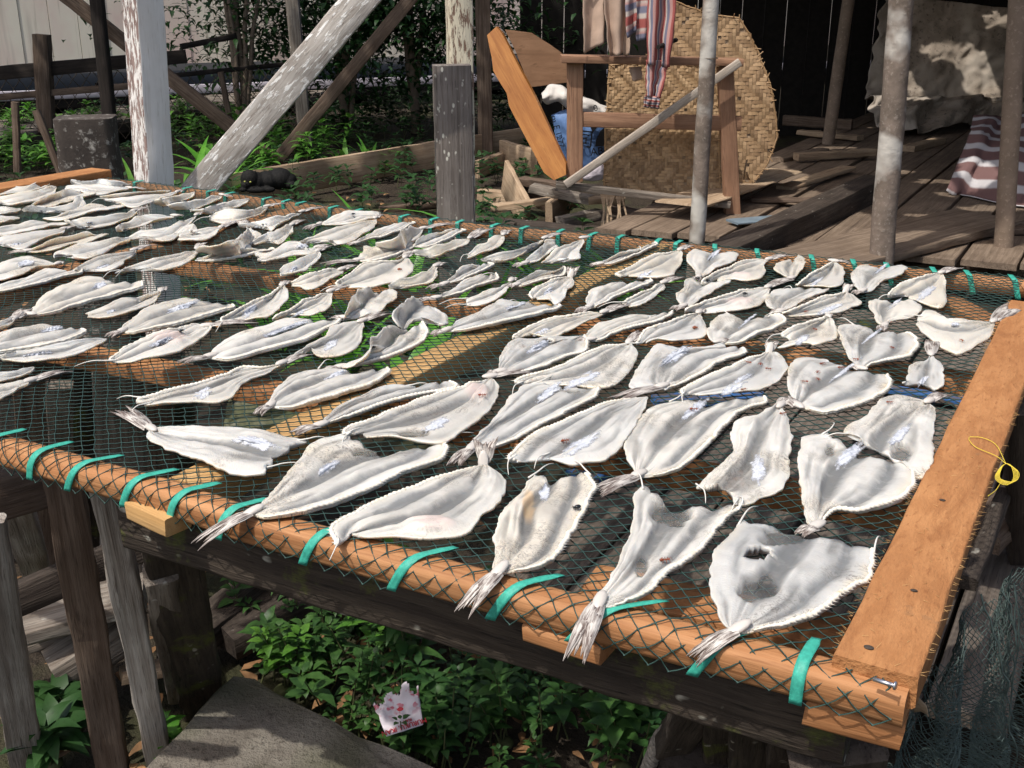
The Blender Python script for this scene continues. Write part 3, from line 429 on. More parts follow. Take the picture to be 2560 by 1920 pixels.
M['steel'] = plain('galvanised nail', (.62, .62, .65), .3, .1, 50., .5, .05, .9)
M['wire'] = plain('rusty wire', (.10, .075, .05), .7, .4, 30.)
M['yellow'] = plain('yellow string', (.72, .55, .06), .5, .1)
M['rope'] = plain('grey rope', (.24, .215, .185), .95, .4, 180., .1, 1.)
M['blue_paint'] = wood('worn blue painted plank', (.10, .08, .066), (.15, .12, .10), (.04, .03, .025), 10, .05, .8, .6, paint=((.035, .11, .28), .03))
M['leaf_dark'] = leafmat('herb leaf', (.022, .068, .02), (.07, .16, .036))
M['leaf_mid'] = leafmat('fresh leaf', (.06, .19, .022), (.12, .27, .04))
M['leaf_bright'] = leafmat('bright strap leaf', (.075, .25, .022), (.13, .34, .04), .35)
M['leaf_shade'] = leafmat('shaded green leaf', (.02, .06, .016), (.035, .09, .024))  # darker leaf copy, shade put into the green
M['stem'] = plain('green brown stem', (.08, .09, .035), .7)
M['dry_leaf'] = plain('dry fallen leaf', (.24, .13, .06), .8, .5, 15.)
M['ant'] = plain('red ant shell', (.22, .045, .012), .35, .3, 200., .5)
M['fly'] = plain('black fly shell', (.008, .010, .012), .22, .2, 200., .7)
M['fly_amber'] = plain('amber fly shell', (.22, .055, .015), .3, .2, 200., .6)
def fish_material():
    m, nt, b = newmat('split fish flesh')
    at = N(nt, 'ShaderNodeAttribute', attribute_name='tone'); sep = N(nt, 'ShaderNodeSeparateColor', {0: at.outputs['Color']})
    r, g, bl = sep.outputs; co = coords(nt)
    n1 = tnoise(nt, co, 14., 5, .6); n2 = tnoise(nt, co, 48., 5, .65); n3 = tnoise(nt, co, 7., 3)
    uvc = N(nt, 'ShaderNodeTexCoord').outputs['UV']
    fib = tnoise(nt, N(nt, 'ShaderNodeMapping', {0: uvc, 3: (46., 5., 1.)}).outputs[0], 3., 3, .6, .6)
    base = mixc(nt, ramp(nt, n1, .38, .66), (.73, .705, .645), (.62, .605, .57))
    base = mixc(nt, math_(nt, 'MULTIPLY', ramp(nt, n3, .52, .70), .6), base, (.66, .585, .46))
    base = mixc(nt, math_(nt, 'MULTIPLY', ramp(nt, fib, .52, .72), .22), base, (.50, .49, .47))
    rn = nt.nodes.new('ShaderNodeObjectInfo').outputs['Random']; r2 = math_(nt, 'FRACT', math_(nt, 'MULTIPLY', rn, 7.31))
    base = mixc(nt, math_(nt, 'MULTIPLY', ramp(nt, rn, .45, 1.), .55), base, (.64, .56, .43)); base = mixc(nt, math_(nt, 'MULTIPLY', ramp(nt, r2, .4, 1.), .6), base, (.46, .465, .46))
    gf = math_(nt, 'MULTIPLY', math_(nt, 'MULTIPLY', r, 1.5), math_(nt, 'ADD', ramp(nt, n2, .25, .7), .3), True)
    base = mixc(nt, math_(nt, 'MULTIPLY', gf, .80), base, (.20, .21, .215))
    gr = tnoise(nt, co, 26., 6, .72, .6); base = mixc(nt, math_(nt, 'MULTIPLY', ramp(nt, gr, .55, .72), .38), base, (.40, .40, .385))
    base = mixc(nt, math_(nt, 'MULTIPLY', g, .55), base, (.76, .73, .66)); base = mixc(nt, math_(nt, 'MULTIPLY', g, math_(nt, 'MULTIPLY', ramp(nt, n1, .42, .66), .8)), base, (.72, .58, .36))
    vein = math_(nt, 'ABSOLUTE', math_(nt, 'SUBTRACT', tnoise(nt, N(nt, 'ShaderNodeMapping', {0: uvc, 3: (9., 3., 1.)}).outputs[0], 2.4, 4, .7, 1.2), .5))
    vm = math_(nt, 'MULTIPLY', ramp(nt, vein, .030, .006), ramp(nt, n3, .52, .62))
    base = mixc(nt, math_(nt, 'MULTIPLY', vm, .85), base, (.16, .145, .13))
    pk = N(nt, 'ShaderNodeAttribute', attribute_name='tint')
    base = mixc(nt, pk.outputs['Alpha'], base, pk.outputs['Color'])
    nt.links.new(base, b.inputs['Base Color']); nt.links.new(math_(nt, 'ADD', .24, math_(nt, 'MULTIPLY', n2, .3)), b.inputs['Roughness']); b.inputs['Specular IOR Level'].default_value = .55
    b.inputs['Subsurface Weight'].default_value = .55; b.inputs['Subsurface Radius'].default_value = (1., .75, .55); b.inputs['Subsurface Scale'].default_value = .008
    bump(nt, b, math_(nt, 'ADD', math_(nt, 'MULTIPLY', fib, .8), math_(nt, 'ADD', n2, math_(nt, 'MULTIPLY', gr, .8))), .45, .0022)
    tr = N(nt, 'ShaderNodeBsdfTransparent'); mx = N(nt, 'ShaderNodeMixShader', {0: math_(nt, 'MULTIPLY', bl, .86)})
    nt.links.new(b.outputs[0], mx.inputs[1]); nt.links.new(tr.outputs[0], mx.inputs[2]); nt.links.new(mx.outputs[0], nt.nodes['Material Output'].inputs[0])
    return m
def tail_material():
    m, nt, b = newmat('streaked tail fin'); uvc = N(nt, 'ShaderNodeTexCoord').outputs['UV']
    n = tnoise(nt, N(nt, 'ShaderNodeMapping', {0: uvc, 3: (1.5, 30., 1.)}).outputs[0], 2., 3)
    sx = N(nt, 'ShaderNodeSeparateXYZ', {0: uvc}); f = math_(nt, 'ADD', ramp(nt, n, .35, .65), math_(nt, 'MULTIPLY', sx.outputs[0], .35))
    col = mixc(nt, ramp(nt, f, .28, .95), (.62, .58, .53), (.13, .095, .08)); nt.links.new(col, b.inputs['Base Color'])
    b.inputs['Roughness'].default_value = .4; bump(nt, b, n, .4, .0015); return m
def silver_material():
    m, nt, b = newmat('silver belly skin'); co = coords(nt); n = tnoise(nt, co, 60., 5, .7, .8); n2 = tnoise(nt, co, 25., 3)
    col = mixc(nt, ramp(nt, n, .35, .65), (.56, .59, .66), (.76, .78, .82)); col = mixc(nt, ramp(nt, n2, .55, .75), col, (.46, .49, .56))
    nt.links.new(col, b.inputs['Base Color']); b.inputs['Roughness'].default_value = .24; b.inputs['Specular IOR Level'].default_value = .8
    bump(nt, b, n, .8, .004)
    ux = N(nt, 'ShaderNodeSeparateXYZ', {0: N(nt, 'ShaderNodeTexCoord').outputs['UV']}).outputs[0]; al = ramp(nt, math_(nt, 'ADD', ux, math_(nt, 'MULTIPLY', math_(nt, 'SUBTRACT', tnoise(nt, co, 110., 4, .7), .5), 1.5)), .95, .55)
    nt.links.new(al, b.inputs['Alpha']); return m
M['fish'], M['tail'], M['silver'] = fish_material(), tail_material(), silver_material()
M['bone'] = mottled('cream fish backbone', [(.78, .72, .60), (.82, .78, .70), (.66, .54, .34)], 30, .5, .4, 150, .001, .4)
M['ray'] = plain('white fin ray', (.72, .70, .64), .45, .1)
# ------------------------------------------------------------------ drying rack
rack = empty('drying_rack', W(.6, .0), 'long orange timber drying rack covered with dark green net and bound with green straps', 'drying rack')
RW, RH = .042, .036                       # rail top width, rail height
near_px = [(-700, 860), (0, 1072), (280, 1148), (442, 1190), (640, 1257), (860, 1313), (1066, 1369), (1350, 1445), (1700, 1533), (2032, 1617), (2110, 1636)]
nb = np.array([AB(onz(u, v, TZ)) for u, v in near_px]); nb = nb[np.argsort(nb[:, 0])]
def near_b(a): return np.interp(a, nb[:, 0], nb[:, 1])
far_px = [(330, 456), (584, 489), (952, 538), (1190, 563), (1412, 583), (1680, 609), (2152, 662), (2480, 694)]
fb = np.array([AB(onz(u, v, TZ)) for u, v in far_px]); fb = fb[np.argsort(fb[:, 0])]
def far_b(a): return np.interp(a, fb[:, 0], fb[:, 1])
AMAX = 2.93
def rail(name, bf, out, a0, a1, n, mat, label=None, rnd=.016):
    """rail following b=bf(a); out=-1 near side, +1 far side: its top spans from the line outwards"""
    prof = []
    w, h, r = RW, RH, rnd
    for ang in (0, 30, 60, 90): prof.append((r - r * math.sin(math.radians(90 - ang)) * 1. - 0, -r + r * math.sin(math.radians(ang))))
    prof = [(.002, -h), (0, -h * .5), (0, -.012), (.004, -.003), (.012, 0), (w - r, 0), (w - r * .45, -r * .22), (w - r * .1, -r * .6), (w, -r * 1.1), (w, -h + .006), (w - .005, -h), (w * .5, -h)]
    m = len(prof); vs, fs = [], []
    for i in range(n + 1):
        a = a0 + (a1 - a0) * i / n; b = bf(a)
        for (p, q) in prof:
            k = .0012 * nz((a * 4, p * 20, q * 20), 1.5)
            vs.append(W(a, b + out * (p + k), TZ - .002 + q + k))
    for i in range(n):
        for j in range(m):
            k = (j + 1) % m; f = (i * m + j, i * m + k, (i + 1) * m + k, (i + 1) * m + j); fs.append(f if out < 0 else f[::-1])
    for i in (0, n):
        o = len(vs); vs += [vs[i * m + j] for j in range(m)]; fs.append([o + j for j in range(m)] if i else [o + j for j in range(m)][::-1])
    # axis along the rail: local X must run along it for the grain
    ang = math.atan2(E1[1], E1[0]); R = Matrix.Rotation(ang, 3, 'Z'); Ri = np.array(R.transposed()); c = np.mean(vs, 0)
    loc = [(Ri @ (np.array(v) - c)) for v in vs]
    o = obj(name, loc, fs, mat, None, True, loc=c, rot=R); o.parent = rack; o.location = c - np.array(rack.location)
    if label: o['label'] = label
    return o
rail('near_rail', near_b, -1, AB(onz(2276, 1712, TZ))[0], 1.02, 46, M['new_wood'], rnd=.010)
rail('near_rail', lambda a: near_b(a) + .001, -1, 1.024, 3.0, 40, M['new_wood'], rnd=.022)
rail('far_rail', far_b, 1, -.12, AMAX, 60, M['new_wood'], rnd=.014)
def rb(name, p0, p1, w, h, mat, **k):
    kw = dict(parent=rack, bev=.003, seg=14, rough=.001); kw.update(k); return beam(name, p0, p1, w, h, mat, **kw)
zt = TZ - .004
# end boards lie on top; their inner edge is the line b at a=0 / a=AMAX
e0, e1 = onz(2085, 1632, TZ + .012), onz(2480, 843, TZ + .012); d = nrm(e1 - e0); sdir = nrm(np.cross(d, UP))
w0, w1 = .080, .080
P0, P1 = e0 - d * .004, e1 + d * .30
beam('end_board', P0 + sdir * w0 / 2 - UP * .018, P1 + sdir * w0 / 2 - UP * .018, w0, .036, M['fuzzy_wood'], hint=sdir, parent=rack, seg=24, rough=.0025, bev=.004)
L0, L1 = W(AMAX + .03, 0, TZ + .01), W(AMAX + .03, far_b(AMAX) + .05, TZ + .01)
beam('end_board', L0, L1, .10, .03, M['fuzzy_wood'], hint=E13, parent=rack, seg=16, bev=.003)
def cross(pa, pb, w=.062, h=.045, mat='pale_wood', ext=(.02, .03), z=zt):
    A, B = onz(*pa, z), onz(*pb, z); a = (AB(A)[0] + AB(B)[0]) / 2; a2 = a - w / 2
    rb('crossbar', W(a2, near_b(a2) + ext[0] - .02, z - h / 2), W(a2, far_b(a2) + ext[1], z - h / 2), w, h, M[mat], hint=E13)
    return a
c1 = cross((445, 1184), (1488, 667)); c0 = cross((0, 700), (520, 570), mat='new_wood')
def low(p, q, w, h, z, mat='new_wood', e=.05):
    A, B = onz(*p, z), onz(*q, z); d = nrm(B - A); A = A - d * e; B = B + d * e; s = nrm(np.cross(UP, d))
    rb('cross_rail', A + s * w / 2 - UP * h / 2, B + s * w / 2 - UP * h / 2, w, h, M[mat])
low((0, 850), (2262, 1290), .060, .030, TZ - .052)
low((300, 640), (2440, 955), .060, .030, TZ - .052)
low((1545, 1502), (2110, 1625), .075, .020, TZ - .052, e=.05)
low((2356, 752), (2450, 803), .06, .025, TZ - .056, e=.06)
# lower packing pieces below the near rail
bz = TZ - RH - .002
def pack(u0, v0, u1, v1, w, h, dz, mat='new_wood'):
    A, B = onz(u0, v0, bz - dz), onz(u1, v1, bz - dz); d_ = nrm(B - A); q_ = nrm(np.cross(UP, d_)); A = A + q_ * w / 2; B = B + q_ * w / 2
    rb('packing_block', A - UP * h / 2, B - UP * h / 2, w, h, M[mat], seg=5, chip=.004)
pack(1308, 1562, 1500, 1622, .045, .022, .002); pack(2016, 1752, 2262, 1816, .04, .030, .002); pack(312, 1256, 412, 1300, .04, .026, -.008, 'pale_wood')
vs, fs = [], []; rf = random.Random(4)
for k in range(420):
    f = rf.random(); e = rf.choice((0., 0., 1., rf.random())); p = P0 + (P1 - P0) * f + sdir * w0 * e + UP * (.0005 if 0 < e < 1 else -.002 * rf.random()); a = rf.uniform(0, 6.3); dd_ = V3(math.cos(a), math.sin(a), rf.uniform(.0, .5)) if 0 < e < 1 else (sdir * (1 if e else -1) + d * rf.uniform(-1, 1) + UP * rf.uniform(-.3, .6)); ln = rf.uniform(.003, .009)
    tube(vs, fs, [p, p + nrm(dd_) * ln * .5, p + nrm(dd_) * ln + UP * .001 * rf.uniform(-1, 1)], [.0003, .00025, .0001], 3, False)
fb2 = obj('wood_fibres', vs, fs, M['pale_wood'], rack, True); fb2['kind'] = 'stuff'
# ---- straps
def wrap(a, s, out=0.):
    """unrolled coordinate across the near rail: s in [-RW,0] top, below that the front face"""
    b = near_b(a); r = .02
    if s > -RW + r: p = (b + s, TZ + .0 + out)
    elif s > -RW - r * .57:
        t = (-RW + r - s) / (r * 1.57) * math.pi / 2; p = (b - RW + r - (r + out) * math.sin(t), TZ - r + (r + out) * math.cos(t))
    else: p = (b - RW - out, TZ - r - (-RW - r * .57 - s))
    return W(a, p[0], p[1])
SMIN = -RW - .02 * .57 - (RH - .02)
def strap(top, bot, w=.0128, kind='near'):
    at = AB(onz(*top, TZ))[0]
    lo, hi = at - .2, at + .25                       # find the a whose lowest wrap point projects onto bot
    best = min(np.linspace(lo, hi, 90), key=lambda a: np.linalg.norm(proj(wrap(a, SMIN, .003)) - np.array(bot)))
    ab = best; n = 16; G = []
    for i in range(n + 1):
        s = SMIN - .004 + (0.012 - SMIN + .004) * i / n; f = i / n; a = ab + (at - ab) * f ** 1.15
        row = []
        for k in (-.5, -.17, .17, .5):
            row.append(wrap(a + k * w * (1. if s < .004 else .8), min(s, .014), .0032 + .0007 * nz((a * 9, f * 2, k), 3)))
        G.append(row)
    return sheet('strap', G, -.0008, M['strap'], rack)
def proj(P):
    x, y, z = np.asarray(P) - V3(0, 0, CAMZ); dn = y * cp - z * sp; up = y * sp + z * cp
    return np.array([1280 + FPX * x / dn, 960 - FPX * up / dn])
for t, b in (((68, 1076), (-30, 1110)), ((183, 1108), (80, 1170)), ((305, 1144), (176, 1200)), ((427, 1186), (310, 1246)), ((543, 1216), (424, 1286)), ((650, 1263), (556, 1314)),
             ((888, 1322), (765, 1386)), ((1127, 1383), (988, 1450)), ((1393, 1452), (1225, 1524)), ((1649, 1524), (1425, 1586)), ((1909, 1589), (1740, 1662)), ((2033, 1617), (1996, 1745))):
    strap(t, b)
def strap_far(u, v, lean=0., w=.0125):
    P = onz(u, v, TZ); a = AB(P)[0]; b = far_b(a); G = []
    for i in range(15):
        f = i / 14
        if f < .28: t = f / .28; q = (b + RW * .5 * (1 - 0) + RW * (1 - t) * .5, .003)
        if f < .45: t = f / .45; q = (b + RW * .95 * (1 - t), .003)
        elif f < .6: t = (f - .45) / .15 * math.pi / 2; q = (b - .004 * math.sin(t), .003 * math.cos(t) - .004 * (1 - math.cos(t)))
        else: q = (b - .004 - .006 * (f - .6), -.004 - (f - .6) / .4 * .038)
        aa = a - lean * f
        G.append([W(aa + k * w, q[0] + .0005 * nz((aa * 7, f, k), 4), TZ + q[1]) for k in (.5, .17, -.17, -.5)])
    sheet('strap', G, .0008, M['strap'], rack)
for i, (u, v) in enumerate(((330, 458), (453, 474), (505, 483), (545, 491), (640, 503), (684, 510), (728, 514), (806, 526), (878, 531), (995, 546), (1071, 553), (1136, 559), (1225, 568), (1296, 576),
              (1386, 584), (1471, 592), (1540, 598), (1633, 607), (1686, 612), (1770, 622), (1876, 634), (2012, 650), (2117, 662), (2204, 668), (2322, 678), (2405, 690), (2512, 712))):
    strap_far(u, v, lean=[0, .0, .006, -.005, .0, .010][i % 6] if u < 1700 else .028)
# ---- net
def netpos(a, s):
    f = far_b(a); nbv = near_b(a)
    if s < 0: return wrap(a, max(s, SMIN - .01), .0018 + .0012 * abs(nz((a * 30, s * 30, 0), 1.)))
    b = nbv + s; sag = .006 * math.sin(math.pi * min(1, max(0, s / 1.5))) * (1 if a > .02 else 0)
    z = TZ + .0015 - sag * (.5 + .5 * nz((a * 2.3, s * 2.3, 0), 1.)) + .0012 * nz((a * 18, s * 18, 2), 1.)
    if b > f: z = TZ + .002 + .001 * nz((a * 30, s * 30, 2), 1.)
    return W(a, b, z)
def build_net():
    vs, fs = [], []; pa, pb = .0275, .0245
    amin, amax, smin, smax = -.10, AMAX, SMIN - .006, 1.86
    def warp(a, s):
        k = .0065 if s < .01 else .0035; return (a + .010 * nz((a * 5, s * 5, 0), 1.) + k * nz((a * 38, s * 38, 5), 1.) , s + .010 * nz((a * 5, s * 5, 9), 1.) + k * nz((a * 38, s * 38, 14), 1.))
    imax = int((amax - amin) / pa * 2) + 2; jmax = int((smax - smin) / pb * 2) + 2
    def pos(i, j):
        a, s = amin + i * pa / 2, smin + j * pb / 2; a, s = warp(a, s); return np.array([a, s])
    cache = {}
    def P(i, j):
        if (i, j) not in cache: cache[(i, j)] = pos(i, j)
        return cache[(i, j)]
    def inside(q):
        a, s = q; lim = far_b(a) - near_b(a) + RW * .9
        if s > lim or s < SMIN - .008 or a > AMAX: return False
        return a > -.012 if s > .045 else a > AB(onz(2276, 1712, TZ))[0] + .006
    for fam in (1, -1):
        for c in range(-jmax - 2, imax + jmax + 2):
            run = []
            def flush(run):
                if len(run) < 2: return
                pts, rs = [], []
                for k in range(len(run)):
                    q = run[k]; kn = .0017 if fam == 1 else .0009
                    pts.append(netpos(*q)); rs.append(kn)
                    if k < len(run) - 1:
                        q2 = run[k + 1]
                        for t in (.12, .5, .88): pts.append(netpos(*(q + (q2 - q) * t)) + V3(0, 0, -.0006 if t == .5 else 0)); rs.append(.00092)
                tube(vs, fs, pts, rs, 3, False)
            for j in range(jmax + 1):
                i = c + fam * j if fam == 1 else c - j
                if (i + j) % 2: continue
                if i < 0 or i > imax: flush(run); run = []; continue
                q = P(i, j)
                if inside(q): run.append(q)
                else: flush(run); run = []
            flush(run)
    return vs, fs
nv, nf = build_net()
net = obj('net', nv, nf, M['netting'], rack, True)
# nail near the corner and a drilled knot
vs, fs = [], []; A, B = onz(2184, 1698, TZ + .012), onz(2236, 1714, TZ + .014)
tube(vs, fs, [A, B], .0022, 8); hd = nrm(B - A); tube(vs, fs, [B, B + hd * .0015], .0042, 10)
obj('nail', vs, fs, M['steel'], rack)
vs, fs = [], []; c = onz(2172, 1618, TZ + .0135); ellipsoid(vs, fs, c, (E13 * .005, E23 * .004, UP * .0008), 10, 6); obj('knot', vs, fs, M['dark_wood'], rack)
for (u, v) in ((2285, 1476), (2356, 1250)):
    vs, fs = [], []; c = onz(u, v, TZ + .0125); ellipsoid(vs, fs, c, (E13 * .004, E23 * .003, UP * .001), 8, 5); obj('knot', vs, fs, M['dark_wood'], rack)
# ------------------------------------------------------------------ fish
TILES = dict(A=(0, 430, 4.608), B=(400, 430, 4.608), C=(800, 500, 4.608), D=(1200, 550, 4.608), E=(1600, 590, 4.608), F=(2000, 630, 4.608), G=(0, 680, 4.608), H=(400, 680, 4.608),
             I=(640, 800, 3.456), J=(1160, 800, 3.456), N=(1680, 860, 3.456), O=(280, 1000, 3.456), P=(800, 1080, 3.456), Q=(1400, 1180, 3.456), R=(1720, 1200, 3.456), S=(1920, 1340, 3.456))
def tpx(t, x, y): X, Y, s = TILES[t]; return X + x / s, Y + y / s
def pts_of(t, s): return [tpx(t, *map(float, q.split(','))) for q in s.split()]
def smooth(a, b, x): t = min(1, max(0, (x - a) / (b - a))); return t * t * (3 - 2 * t)
FISH_TOPS = []
def make_fish(line, idx):
    t, label, tip, base, Ls, Rs, Ms, ex = line.split('|')
    ex = ex.split(); side = ex[0]; sd = idx * 7.31; rnd = random.Random(idx)
    bpx = pts_of(t, base)[0]; zoff = .0005 + .0022 * rnd.random(); z0 = TZ + .001 + zoff
    B = onz(*bpx, z0 + .006); dist = np.linalg.norm(B - V3(0, 0, CAMZ)); far = min(1., max(0., (dist - 1.5) / 1.7))
    curl = 'b' in ex
    nL, nM = (50, 33) if dist < 2.0 else (30, 17) if dist < 2.7 else (22, 13)
    def lift_profile(P, hi):
        n = len(P); return [onz(*p, z0 + .0055 + hi * math.sin(math.pi * min(1, (k + 1) / (n + .3))) ** .7) for k, p in enumerate(P)]
    hiL = rnd.uniform(.001, .004) + far * rnd.uniform(.006, .020) + (.030 if curl else 0); hiR = rnd.uniform(.001, .004)
    L = lift_profile(pts_of(t, Ls), hiL); R = lift_profile(pts_of(t, Rs), hiR)
    dirL, dirR = nrm(L[0] - B), nrm(R[0] - B); sl = .006
    L = resample([B + dirL * sl] + L, nL); R = resample([B + dirR * sl] + R, nL)
    if Ms: Mi = resample([B] + [onz(*p, z0 + .006) for p in pts_of(t, Ms)], nL)
    else:
        Mi = (L + R) / 2; Mi[:, 2] = z0 + .006
        cut = Mi[-1] - Mi[-4]
    U = np.concatenate([np.linspace(-1, 0, nM // 2 + 1), np.linspace(0, 1, nM // 2 + 1)[1:]]); m = len(U)
    U = np.sign(U) * np.abs(U) ** .85
    G = np.zeros((nL, m, 3)); tone = np.zeros((nL, m, 4)); tint = np.zeros((nL, m, 4)); TH = np.zeros((nL, m))
    width = np.linalg.norm(L - R, axis=1)
    ax = nrm((L[-1] + R[-1]) / 2 - B); lat = nrm(np.cross(UP, ax))
    rs_ = {'r': 1, 'l': -1}.get(side, 0); holes, thins, tints = [], [], []
    for e in ex[1:]:
        if e[0] in 'htpy' and len(e) > 4:
            c = [float(q) for q in e[1:].split(',')]; p = np.array(tpx(t, c[0], c[1])); sc = TILES[t][2]
            (holes if e[0] == 'h' else thins if e[0] == 't' else tints).append((p, c[2] / sc, c[3] / sc, e[0]))
    wave = rnd.uniform(.3, .7)
    for i in range(nL):
        s = i / (nL - 1); wmax = min(.0078, .065 * width[i] + .0015) * (1 - .30 * smooth(.75, 1, s))
        for j, u in enumerate(U):
            p = (L[i] + (Mi[i] - L[i]) * (1 + u)) if u <= 0 else (Mi[i] + (R[i] - Mi[i]) * u)
            # edge waviness and torn head edge
            e = abs(u) ** 4; q = p * 1.
            jag = .0026 * nz(p, 75, sd) + .0034 * nz(p, 26, sd + 3) + .0013 * nz(p, 170, sd + 6); q += lat * jag * e * (1.2 if curl else 1)
            if i > nL - 3: q += ax * (.012 * nz(p, 60, sd + 9) * (1 if i == nL - 1 else .4))
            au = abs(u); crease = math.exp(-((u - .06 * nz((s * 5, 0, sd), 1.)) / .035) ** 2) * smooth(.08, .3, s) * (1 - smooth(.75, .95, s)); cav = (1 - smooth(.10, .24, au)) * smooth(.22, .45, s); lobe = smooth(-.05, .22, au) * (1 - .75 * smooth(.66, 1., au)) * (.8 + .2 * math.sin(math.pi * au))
            th = .0016 + wmax * (.10 + .9 * lobe) * (1 - .72 * cav)
            gul = 0.; strip = 0.
            if rs_ and u * rs_ > 0:
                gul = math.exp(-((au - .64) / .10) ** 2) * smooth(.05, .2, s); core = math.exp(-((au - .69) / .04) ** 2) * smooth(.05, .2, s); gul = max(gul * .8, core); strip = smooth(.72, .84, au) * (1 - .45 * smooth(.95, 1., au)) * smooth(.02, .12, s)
                th = th * (1 - .86 * gul); th = max(th, (.0030 + .5 * wmax) * strip)
            elif side != 'c': th *= 1; q[2] += (.0045 * smooth(.72, 1., au) * max(0, .4 + nz(p, 14, sd + 80))) * (1 + far)
            if side == 'c': th += .006 * math.exp(-((u + .35) / .12) ** 2)
            th *= 1 + .20 * nz(p, 30, sd + 20) + .12 * nz(p, 90, sd + 30) + .26 * nz((s * 3.2, u * 5.5, 0), 1., sd + 70) + .22 * nz((s * 7, u * 13, 1), 1., sd + 75)
            z = q[2] - .0055 + wave * (.0035 * nz(p, 16, sd + 40) + .0022 * nz(p, 42, sd + 44)) * (1 + .8 * far)
            if curl: z += .010 * nz(p, 22, sd + 50)
            z = max(z, TZ + .0012 + zoff)
            px = proj((q[0], q[1], z + th)); thin = 0.
            for c, rx, ry, k in thins:
                d2 = ((px[0] - c[0]) / rx) ** 2 + ((px[1] - c[1]) / ry) ** 2; thin = max(thin, 1 - smooth(.55, 1.15, d2 + .5 * nz(p, 60, sd)))
            for c, rx, ry, k in tints:
                d2 = ((px[0] - c[0]) / rx) ** 2 + ((px[1] - c[1]) / ry) ** 2; f = 1 - smooth(.3, 1.1, d2 + .4 * nz(p, 50, sd))
                if f > 0:
                    tint[i, j] = (.74, .58, .53, .55 * f) if k == 'p' else (.74, .52, .30, .75 * f)
                    if k == 'p': th += .006 * f
            th = th * (1 - .75 * thin)
            G[i, j] = (q[0], q[1], z + th); TH[i, j] = th
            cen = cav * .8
            yel = smooth(.80, 1., au) * (.9 if (rs_ and u * rs_ > 0) else .45) + .25 * (1 - smooth(0, .12, s)) + .22 * far  # far term lightens distant fish, their sunlit cream put into tone
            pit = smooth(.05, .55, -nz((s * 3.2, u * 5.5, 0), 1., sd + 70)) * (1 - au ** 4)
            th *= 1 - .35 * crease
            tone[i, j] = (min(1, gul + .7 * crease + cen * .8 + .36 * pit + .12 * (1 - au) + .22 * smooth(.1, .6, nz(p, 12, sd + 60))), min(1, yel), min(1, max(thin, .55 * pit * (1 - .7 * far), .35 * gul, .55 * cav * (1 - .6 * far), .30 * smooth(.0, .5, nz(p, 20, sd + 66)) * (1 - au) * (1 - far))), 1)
    keep = np.ones((nL - 1, m - 1), bool)
    for c, rx, ry, k in holes:
        for i in range(nL - 1):
            for j in range(m - 1):
                px = proj(G[i:i + 2, j:j + 2].reshape(4, 3).mean(0)); keep[i, j] &= ((px[0] - c[0]) / rx) ** 2 + ((px[1] - c[1]) / ry) ** 2 > 1
    loc = V3(G[..., 0].mean(), G[..., 1].mean(), TZ)
    th_ = empty('dried_fish', loc, label, 'fish', 'split fish drying on the net')
    n, mm = G.shape[:2]; bot = G.copy(); bot[..., 2] -= TH
    # closed shell
    vs = np.concatenate([G.reshape(-1, 3), bot.reshape(-1, 3)]); o = n * mm; fs = []
    flip = np.dot(np.cross(G[n // 2, -1] - G[n // 2, 0], G[-1, mm // 2] - G[0, mm // 2]), UP) > 0
    def add(f): fs.append(f[::-1] if flip else f)
    for i in range(n - 1):
        for j in range(mm - 1):
            if not keep[i, j]: continue
            a, b, c, d = i * mm + j, (i + 1) * mm + j, (i + 1) * mm + j + 1, i * mm + j + 1
            add((a, b, c, d)); add((o + d, o + c, o + b, o + a))
            if i == 0 or not keep[i - 1, j]: add((a, d, o + d, o + a))
            if i == n - 2 or not keep[i + 1, j]: add((c, b, o + b, o + c))
            if j == 0 or not keep[i, j - 1]: add((b, a, o + a, o + b))
            if j == mm - 2 or not keep[i, j + 1]: add((d, c, o + c, o + d))
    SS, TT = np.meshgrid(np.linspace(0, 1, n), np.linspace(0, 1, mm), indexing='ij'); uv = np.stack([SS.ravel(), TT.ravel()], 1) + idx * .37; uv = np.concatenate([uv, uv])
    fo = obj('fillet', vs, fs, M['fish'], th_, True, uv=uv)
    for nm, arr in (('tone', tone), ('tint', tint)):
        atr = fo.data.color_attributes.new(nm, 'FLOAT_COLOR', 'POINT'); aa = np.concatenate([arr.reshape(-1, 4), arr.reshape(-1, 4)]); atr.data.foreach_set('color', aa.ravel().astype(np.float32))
    # backbone of knobbly vertebrae
    if rs_ and dist < 2.9:
        E = (G[:, -1] if rs_ > 0 else G[:, 0]); Ein = (G[:, -3] if rs_ > 0 else G[:, 2]); path = E * .80 + Ein * .20
        i0 = max(1, int(.05 * n)); path = path[i0:]
        Lr = np.linalg.norm(np.diff(path, axis=0), axis=1).sum(); k = max(24, int(Lr / .0024)) if dist < 2.2 else max(16, int(Lr / .005))
        Q = resample(path, k); Q[:, 2] += .0012; out = resample(E - Ein, 12); rr, vs, fs = [], [], []
        r0 = .0034 if dist < 2.2 else .0030
        tp = np.array([min(1, 3.2 * f + .25) * (1 - .25 * f) for f in np.linspace(0, 1, k)])
        rr = [r0 * tp[i] * (1 + .26 * math.sin(i * 2.1) + .10 * nz((i * .3, sd, 0), 1.)) for i in range(k)]
        tube(vs, fs, Q, rr, 7)
        od = nrm((E - Ein).mean(0)); od[2] = 0
